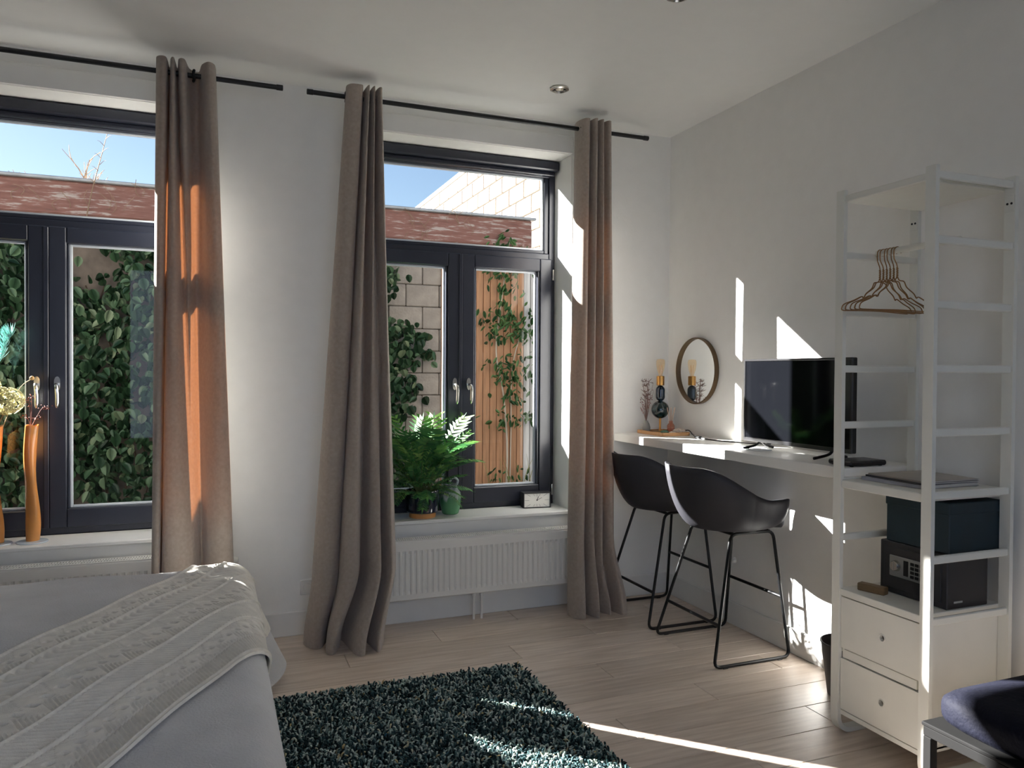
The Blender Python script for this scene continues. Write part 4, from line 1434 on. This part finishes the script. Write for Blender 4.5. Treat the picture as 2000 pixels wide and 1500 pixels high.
        b.build('bloom', dm if l > .2 else dp, st)
    # reed diffuser
    dx, dy = -.125, -.225
    d = thing('reed_diffuser', 'small pink glass diffuser with reeds standing in the tray', 'diffuser', (dx, dy, zt))
    MB().lathe([(.0, 0), (.022, 0), (.024, .004), (.024, .05), (.018, .06), (.012, .066), (.012, .08)], (dx, dy, zt), 24, cap=False).build('bottle', glass_mat('pink_glass', (236, 196, 178), .09), d, smooth=True)
    MB().lathe([(.0, .002), (.021, .002), (.021, .034), (.0, .034)], (dx, dy, zt), 24, cap=False).build('oil', M('diffuser_oil', (206, 158, 138), rough=.3), d, smooth=True)
    for k in range(6):
        a = k * 1.05
        MB().tube([(dx - .008 * math.cos(a), dy - .008 * math.sin(a), zt + .006), (dx + .028 * math.cos(a), dy + .028 * math.sin(a), zt + .165)], .0015, 5).build('reed', M('reed', (196, 160, 140), rough=.8), d)
    # shells in the tray
    lab = ['green leaf-shaped ornament lying in the tray', 'rough pale coral piece lying in the tray', 'small white shell at the tray edge']
    for k, (sx, sy, r, c) in enumerate(((-.19, -.255, .020, (90, 128, 104)), (-.10, -.285, .030, (212, 196, 180)), (-.16, -.30, .016, (222, 216, 206)))):
        G = []
        for j in range(12):
            a = PI * j / 11
            row = []
            for i in range(20):
                b = 2 * PI * i / 20
                w = 1 + .16 * math.sin(b * 5 + k) + .10 * math.sin(a * 7 + b * 3)
                row.append((sx + r * 1.15 * math.sin(a) * math.cos(b) * w, sy + r * 1.5 * math.sin(a) * math.sin(b) * w, zt + r * .62 * (1 - math.cos(a) * (.97 if j in (0, 11) else 1)) * .98))
            G.append(row)
        o = MB().sheet(G, closed_u=True).build('shell', M('shell_%d' % k, c, rough=.6, var=.25, vscale=80, bump=.5, bscale=150), smooth=True, loc=(sx, sy, zt), angle=60)
        tag(o, lab[k], 'ornament')
    # round mirror
    my, mz, R = -.342, 1.492, .210
    m = thing('mirror', 'round wall mirror with a deep bronze rim beside the lamp', 'mirror', (0, my, mz))
    MB().lathe([(R, -.002), (R, -.030), (R - .004, -.032), (R - .008, -.030), (R - .008, -.014), (R - .008, -.002)], (0, my, mz), 72, 'x', cap=False).build('rim', M('bronze_rim', (104, 84, 62), rough=.4, metal=.7, var=.1), m, smooth=True)
    MB().lathe([(.0, -.013), (R - .0085, -.013)], (0, my, mz), 72, 'x', cap=False).build('mirror_glass', M('mirror_silver', (236, 238, 236), rough=.01, metal=1.0, var=.0), m)
    MB().lathe([(.0, -.002), (R - .0085, -.002)], (0, my, mz), 72, 'x', cap=False).build('backing', black_metal, m)
desk_things()

# waste bin below the desk
t = thing('waste_bin', 'dark grey waste bin on the floor behind the wardrobe unit post', 'bin', (-.145, -1.72, 0))
MB().lathe([(.0, .002), (.085, .0), (.088, .004), (.118, .24), (.121, .245), (.118, .247), (.113, .24), (.084, .012), (.0, .010)], (-.145, -1.72, 0), 40, cap=False).build('bucket', M('bin_grey', (52, 52, 54), rough=.6, var=.08), t, smooth=True)
MB().tube([(-.145 + .119 * math.cos(a), -1.72 + .119 * math.sin(a), .244) for a in np.linspace(0, 2 * PI, 40, endpoint=False)], .004, 8, closed=True).build('rim', M('bin_grey', (52, 52, 54)), t, smooth=True)

# ------------------------------------------------------------------ window sill things
def fern():
    px, py = -1.675, .085
    t = thing('potted_fern', 'leafy fern in a glossy navy pot on the window sill', 'plant', (px, py, SILL))
    navy = M('navy_glaze', (16, 24, 44), rough=.12, var=.2, coat=.6)
    MB().lathe([(.0, 0), (.078, 0), (.080, .004), (.080, .028), (.070, .031)], (px, py, SILL), 40, cap=False).build('pot_base', M('warm_wood_ring', (206, 146, 84), rough=.45, var=.12), t, smooth=True)
    MB().lathe([(.0, .032), (.092, .032), (.099, .040), (.1015, .16), (.099, .164), (.095, .16), (.092, .13), (.0, .13)], (px, py, SILL), 48, cap=False).build('pot', navy, t, smooth=True)
    MB().lathe([(.0, .136), (.091, .132)], (px, py, SILL), 24, cap=False).build('soil', M('soil', (48, 36, 28), rough=.95, bump=.8, bscale=60), t)
    lm = island_mat('fern_leaf', [(0.0, (46, 92, 58)), (.45, (72, 126, 72)), (.8, (100, 152, 78)), (1.0, (142, 178, 96))], rough=.5, transl=.18)
    sm_ = M('fern_stalk', (96, 104, 62), rough=.6, var=.2)
    for k in range(110):
        a = random.uniform(0, 2 * PI)
        L = random.uniform(.17, .31)
        el = random.uniform(.35, 1.4)
        if k % 3 == 0:
            el = random.uniform(1.1, 1.5); L = random.uniform(.36, .62)
        base = Vector((px + .03 * math.cos(a), py + .03 * math.sin(a), SILL + .135))
        out = Vector((math.cos(a), math.sin(a) * .5, 0))
        out0y = .5 if math.sin(a) < 0 else .18
        bend = random.uniform(.3, 1.5)
        twist = random.uniform(-.7, .7)
        pts = []
        n = 18
        for i in range(n):
            s = i / (n - 1)
            e = el - s * bend
            out = Vector((math.cos(a + s * twist), out0y * math.sin(a + s * twist), 0))
            p = base if i == 0 else pts[-1] + (out * math.cos(e) + Vector((0, 0, 1)) * math.sin(e)) * L / (n - 1)
            pts.append(Vector(p))
        for p in pts:
            p.y = min(p.y, .195)
        fr = MB().tube(pts, [.0022 - .0015 * i / n for i in range(n)], 5).build('stalk', sm_, t, smooth=True)
        b = MB()
        side0 = Vector((-out.y, out.x, 0)).normalized()
        tilt = random.uniform(-.5, .5)
        for i in range(6, n):
            s = (i - 6) / (n - 7)
            d = (pts[min(i + 1, n - 1)] - pts[i - 1]).normalized()
            up = side0.cross(d).normalized()
            ll = .064 * math.sin(PI * min(1, .22 + .78 * (1 - s) * .9 + .05)) * (L / .34) * random.uniform(.7, 1.1) + .010
            for sg in (-1, 1):
                sd = (side0 * sg + d * .55 + up * (.18 + tilt * sg * .4)).normalized()
                c = pts[i]
                w = d * .0056 * (L / .30)
                m1 = c + sd * ll * .55 + up * .004
                tip = c + sd * ll - up * .006
                b.add([c - w * .7, c + w * .7, m1 + w * 1.2, tip, m1 - w * 1.1], [(0, 1, 2, 4), (4, 2, 3)])
        tip = pts[-1]
        d = (pts[-1] - pts[-2]).normalized()
        b.add([tip - side0 * .008, tip + d * .045, tip + side0 * .008], [(0, 2, 1)])
        b.build('frond', lm, t)
fern()

def sill_things():
    vx, vy = -1.487, .125
    t = thing('ceramic_vase', 'green ceramic vase with pale drip glaze beside the fern', 'vase', (vx, vy, SILL))
    m = bpy.data.materials.new('drip_glaze')
    m.use_nodes = True
    nt = m.node_tree
    b = nt.nodes['Principled BSDF']
    b.inputs['Roughness'].default_value = .25
    tc = nt.nodes.new('ShaderNodeTexCoord'); sp = nt.nodes.new('ShaderNodeSeparateXYZ')
    ns = nt.nodes.new('ShaderNodeTexNoise'); ns.inputs['Scale'].default_value = 32
    mp = nt.nodes.new('ShaderNodeMapping'); mp.inputs['Scale'].default_value = (1, 1, .25)
    ad = nt.nodes.new('ShaderNodeMath'); ad.operation = 'MULTIPLY_ADD'; ad.inputs[1].default_value = .13
    rp = nt.nodes.new('ShaderNodeValToRGB')
    e = rp.color_ramp.elements
    e[0].position, e[0].color = .160, (*lin((92, 150, 104)), 1)
    e[1].position, e[1].color = .192, (*lin((196, 206, 200)), 1)
    x = e.new(.235); x.color = (*lin((120, 126, 132)), 1)
    nt.links.new(tc.outputs['Object'], sp.inputs[0]); nt.links.new(tc.outputs['Object'], mp.inputs['Vector']); nt.links.new(mp.outputs[0], ns.inputs['Vector'])
    nt.links.new(ns.outputs['Fac'], ad.inputs[0]); nt.links.new(sp.outputs['Z'], ad.inputs[2])
    nt.links.new(ad.outputs[0], rp.inputs['Fac']); nt.links.new(rp.outputs['Color'], b.inputs['Base Color'])
    MB().lathe([(.0, 0), (.045, 0), (.051, .006), (.062, .05), (.066, .10), (.062, .13), (.050, .150), (.043, .160), (.042, .178), (.045, .183), (.040, .184), (.037, .170), (.040, .15), (.0, .14)], (vx, vy, SILL), 40, cap=False).build('vessel', m, t, smooth=True, angle=60)
    MB().tube(catmull([(vx + .040, vy, SILL + .176), (vx + .046, vy, SILL + .205), (vx + .018, vy, SILL + .222), (vx - .004, vy, SILL + .20), (vx + .0, vy, SILL + .178)], 18), .0075, 8).build('handle_loop', M('loop_glaze', (170, 178, 182), rough=.3), t, smooth=True)
    # clock
    c = thing('desk_clock', 'small black box clock with a white face on the window sill', 'clock', (-.90, .155, SILL), -.12)
    bk = M('clock_black', (22, 22, 24), rough=.5)
    def loc(o): o.parent = c; return o
    w, h, d = .092, .100, .075
    b = MB()
    t_ = .006
    b.box((-w, -d / 2, 0), (w, d / 2, t_), .001); b.box((-w, -d / 2, h - t_), (w, d / 2, h), .001)
    b.box((-w, -d / 2, t_), (-w + t_, d / 2, h - t_), .001); b.box((w - t_, -d / 2, t_), (w, d / 2, h - t_), .001)
    b.box((-w + t_, d / 2 - .004, t_), (w - t_, d / 2, h - t_))
    loc(b.build('case', bk))
    loc(MB().box((-w + t_, -d / 2 + .008, t_), (w - t_, -d / 2 + .012, h - t_)).build('dial', M('dial_white', (232, 230, 222), rough=.5, var=.01)))
    yf = -d / 2 + .0070
    mk = MB()
    for k in range(12):
        a = k * PI / 6
        cx, cz = math.sin(a), math.cos(a)
        s = min((w - t_ - .004) / max(abs(cx), 1e-6), (h / 2 - t_ - .004) / max(abs(cz), 1e-6))
        s0 = s - (.030 if abs(cx) > .6 else .016)
        px_, pz_ = -cz * .0006, cx * .0006
        v = [(cx * s0 + px_, yf, h / 2 + cz * s0 + pz_), (cx * s + px_, yf, h / 2 + cz * s + pz_), (cx * s - px_, yf, h / 2 + cz * s - pz_), (cx * s0 - px_, yf, h / 2 + cz * s0 - pz_)]
        v += [(a_, b_ + .001, c_) for a_, b_, c_ in v]
        mk.add(v, [(0, 1, 2, 3), (4, 7, 6, 5), (0, 4, 5, 1), (1, 5, 6, 2), (2, 6, 7, 3), (3, 7, 4, 0)])
    loc(mk.build('hour_marks', bk))
    for nm, ang, l, ww in (('hour_hand', .38, .026, .0016), ('minute_hand', 1.1, .036, .0012)):
        loc(MB().tube([(0, yf - .002, h / 2), (math.sin(ang) * l, yf - .002, h / 2 + math.cos(ang) * l)], ww, 6).build(nm, bk))
    loc(MB().lathe([(.004, yf - .003), (.004, yf)], (0, 0, h / 2), 12, 'y').build('hub', bk))
    # amber vases on the left sill
    am = M('amber_candle_glass', (196, 132, 66), rough=.3, var=.12, vscale=9, transl=(.12, (225, 150, 75)), coat=.3)
    gb = M('frosted_base', (188, 198, 206), rough=.25, var=.03)
    tw = M('red_twig', (122, 66, 46), rough=.8, var=.2)
    for k, (ax, ay, lab) in enumerate(((-3.705, .085, 'tall wavy amber vase with red berry twigs on the sill'), (-3.862, .085, 'tall amber vase holding a dried hydrangea at the picture edge'))):
        v = thing('amber_vase', lab, 'vase', (ax, ay, SILL), group='amber vases on the sill')
        MB().lathe([(.0, 0), (.070, 0), (.072, .003), (.070, .006), (.0, .007)], (ax, ay, SILL), 40, cap=False).build('glass_foot', gb, v, smooth=True)
        G = []
        for j in range(40):
            s = j / 39
            z = SILL + .007 + s * .585
            cx = ax + .006 * math.sin(s * 6.0 + .6 + k) - .002
            cy = ay + .008 * math.sin(s * 4.1 + 2)
            row = []
            for i in range(28):
                a = 2 * PI * i / 28
                r = .0285 + .0035 * math.sin(2 * a + s * 7) + .002 * math.sin(s * 11)
                row.append((cx + r * math.cos(a), cy + r * math.sin(a), z + (.004 * math.sin(3 * a) if j == 39 else 0)))
            G.append(row)
        b = MB().sheet(G, closed_u=True)
        top = G[-1]
        inner = [[(cx + (p[0] - cx) * .86, cy + (p[1] - cy) * .86, p[2] - dz) for p in top] for dz in (.0, .05)]
        b.sheet([top] + inner, closed_u=True)
        b.add(inner[-1], [tuple(range(28))])
        b.build('tube', am, v, smooth=True, angle=60)
        zt = SILL + .58
        if k == 0:
            for q in range(5):
                a = q * 1.4
                l = (.10, .13, .05, .06, .16)[q]
                dx = (.050, -.012, .02, -.025, .0)[q]
                path = catmull([(ax - .004, ay, zt), (ax + dx * .5, ay - .005, zt + l * .6), (ax + dx, ay - .01, zt + l), (ax + dx * 1.6, ay - .01, zt + l * .98)], 12)
                st = MB().tube(path, .0013, 5).build('twig', tw, v, smooth=True)
                bb = MB()
                for w_ in range(12):
                    i = random.randint(6, 11)
                    c0 = Vector(path[i]) + Vector((random.uniform(-.016, .016), random.uniform(-.01, .01), random.uniform(-.012, .012)))
                    bb.lathe([(.0004, -.0028), (.0030, 0), (.0004, .0028)], c0, 6)
                bb.build('berries', M('dried_berry', (150, 74, 48), rough=.7, var=.2), st)
        else:
            MB().tube([(ax, ay, zt - .02), (ax + .03, ay, zt + .06), (ax + .045, ay, zt + .10)], .0025, 6).build('stem', M('stem_brown', (130, 104, 72), rough=.8), v, smooth=True)
            pm = island_mat('hydrangea_petal', [(0, (196, 190, 148)), (.5, (218, 212, 172)), (1, (180, 178, 128))], rough=.8, transl=.3)
            for hc in (Vector((ax + .045, ay, zt + .135)), Vector((ax - .075, ay + .02, zt + .03)), Vector((ax - .15, ay - .01, zt + .12)), Vector((ax - .06, ay + .03, zt + .20))):  # blooms left of the vase are unseen, added to block sun on the bed
                if hc.x < ax:
                    MB().tube([(ax, ay, zt - .02), ((ax + hc.x) / 2, ay, zt + .01), tuple(hc)], .0025, 6).build('stem', M('stem_brown', (130, 104, 72), rough=.8), v, smooth=True)
                bb = MB()
                for q in range(170):
                    d = Vector((random.gauss(0, 1), random.gauss(0, 1), random.gauss(0, 1))).normalized()
                    c0 = hc + Vector((d.x * .078, d.y * .06, d.z * .066))
                    u = d.cross(Vector((.3, .2, 1))).normalized(); w_ = d.cross(u)
                    s = random.uniform(.014, .020)
                    for pk in range(4):
                        an = pk * PI / 2 + random.uniform(-.2, .2)
                        e1 = (u * math.cos(an) + w_ * math.sin(an)); e2 = d.cross(e1)
                        bb.add([c0, c0 + e1 * s * .6 + e2 * s * .42 + d * .004, c0 + e1 * s + d * .002, c0 + e1 * s * .6 - e2 * s * .42 + d * .004], [(0, 1, 2, 3)])
                bb.build('hydrangea_bloom', pm, v)
            MB().tube(catmull([(ax + .03, ay, zt), (ax + .10, ay, zt + .19), (ax + .155, ay, zt + .245)], 10), .0016, 5).build('ball_stem', M('pale_straw', (196, 176, 130), rough=.8), v, smooth=True)
            MB().lathe([(.001, -.011)] + [(.011 * math.sin(a), -.011 * math.cos(a)) for a in np.linspace(.2, PI - .2, 8)] + [(.001, .011)], (ax + .158, ay, zt + .25), 12).build('seed_ball', M('seed_ball', (206, 164, 106), rough=.8, var=.2), v, smooth=True)
            pl = MB()
            pth = [Vector(p) for p in catmull([(ax, ay, zt), (ax + .0, ay, zt + .25), (ax + .04, ay, zt + .40), (ax + .075, ay - .01, zt + .47)], 40)]
            pl.tube(pth, .002, 5)
            for i in range(16, 40):
                for _ in range(5):
                    d = Vector((random.uniform(-1, .6), random.uniform(-.5, .5), random.uniform(.3, 1))).normalized()
                    pl.tube([pth[i], pth[i] + d * .035, pth[i] + d * .055 + Vector((0, 0, .008))], [.0014, .0016, .0004], 4)
            pl.build('plume', M('teal_plume', (150, 205, 196), rough=.8, var=.3, vscale=30), v)
sill_things()

# ------------------------------------------------------------------ bench in the corner of the picture
def bench():
    bench_black = M('bench_black', (14, 14, 14), rough=.8, var=.1, spec=.15)
    t = thing('bench', 'black metal bench frame at the lower corner of the picture', 'bench', (-.48, -3.1, 0))
    X0, X1, Y0, Y1, Z = -.862, -.10, -3.75, -2.705, .425
    MB().box((X0, Y0, Z - .012), (X1, Y1, Z), .003).build('seat_plate', bench_black, t)
    fr = MB()
    q = .028
    for lo, hi in (((X0 + .004, Y0 + .004, Z - .042), (X0 + .004 + q, Y1 - .004, Z - .013)), ((X1 - q, Y0, Z - .042), (X1, Y1, Z - .013)), ((X0 + .03, Y1 - q, Z - .042), (X1 - q, Y1 - .004, Z - .013)), ((X0 + .03, Y0, Z - .042), (X1 - q, Y0 + q, Z - .013))):
        fr.box(lo, hi, .002)
    fr.build('apron', bench_black, t)
    for x in (X0 + .004, X1 - q):
        for y in (Y1 - q - .004, Y0 + .004):
            MB().box((x, y, 0), (x + q, y + q, Z - .043), .002).build('leg', bench_black, t)
    navy = M('navy_velvet', (9, 11, 24), rough=.75, var=.25, vscale=8, bump=.35, bscale=60, spec=.15)
    def cushion(x0, x1, y0, y1, z0, z1, puff):
        n = 36
        G = []
        for s in np.linspace(0, 1, 16):
            row = []
            for i in range(4 * n):
                k, u = divmod(i, n)
                u = u / n
                px, py = [(u, 0), (1, u), (1 - u, 1), (0, 1 - u)][k]
                ang = math.atan2(py - .5, px - .5)
                rr = 1 / (abs(math.cos(ang)) ** 12 + abs(math.sin(ang)) ** 12) ** (1 / 12) * .5
                if s < .5:
                    q = s / .5
                    bulge = 1 - .06 * (2 * q - 1) ** 4
                    zz = z0 + (z1 - z0) * q
                    e = bulge
                else:
                    q = (s - .5) / .5
                    e = .94 * (1 - q) + .0
                    zz = z1 + puff * (1 - (1 - q) ** 2) + .006 * math.sin(9 * q + 3 * ang)
                row.append((x0 + (x1 - x0) * (.5 + rr * e * math.cos(ang)), y0 + (y1 - y0) * (.5 + rr * e * math.sin(ang)), zz))
            G.append(row)
        b = MB().sheet(G, closed_u=True)
        return b, G
    b, G = cushion(X0 + .02, X1 + .03, Y0 + .05, Y1 - .008, Z + .001, Z + .095, .02)
    c = b.build('seat_cushion', navy, smooth=True, angle=70, loc=(-.45, -3.2, Z))
    tag(c, 'thick dark navy velvet cushion lying on the black bench', 'cushion')
    b, G = cushion(-.62, -.13, -3.55, -3.08, Z + .125, Z + .19, .03)
    c = b.build('pillow', navy, smooth=True, angle=70, loc=(-.4, -3.3, Z + .12))
    tag(c, 'navy pillow resting on the bench cushion at the picture edge', 'pillow')
bench()
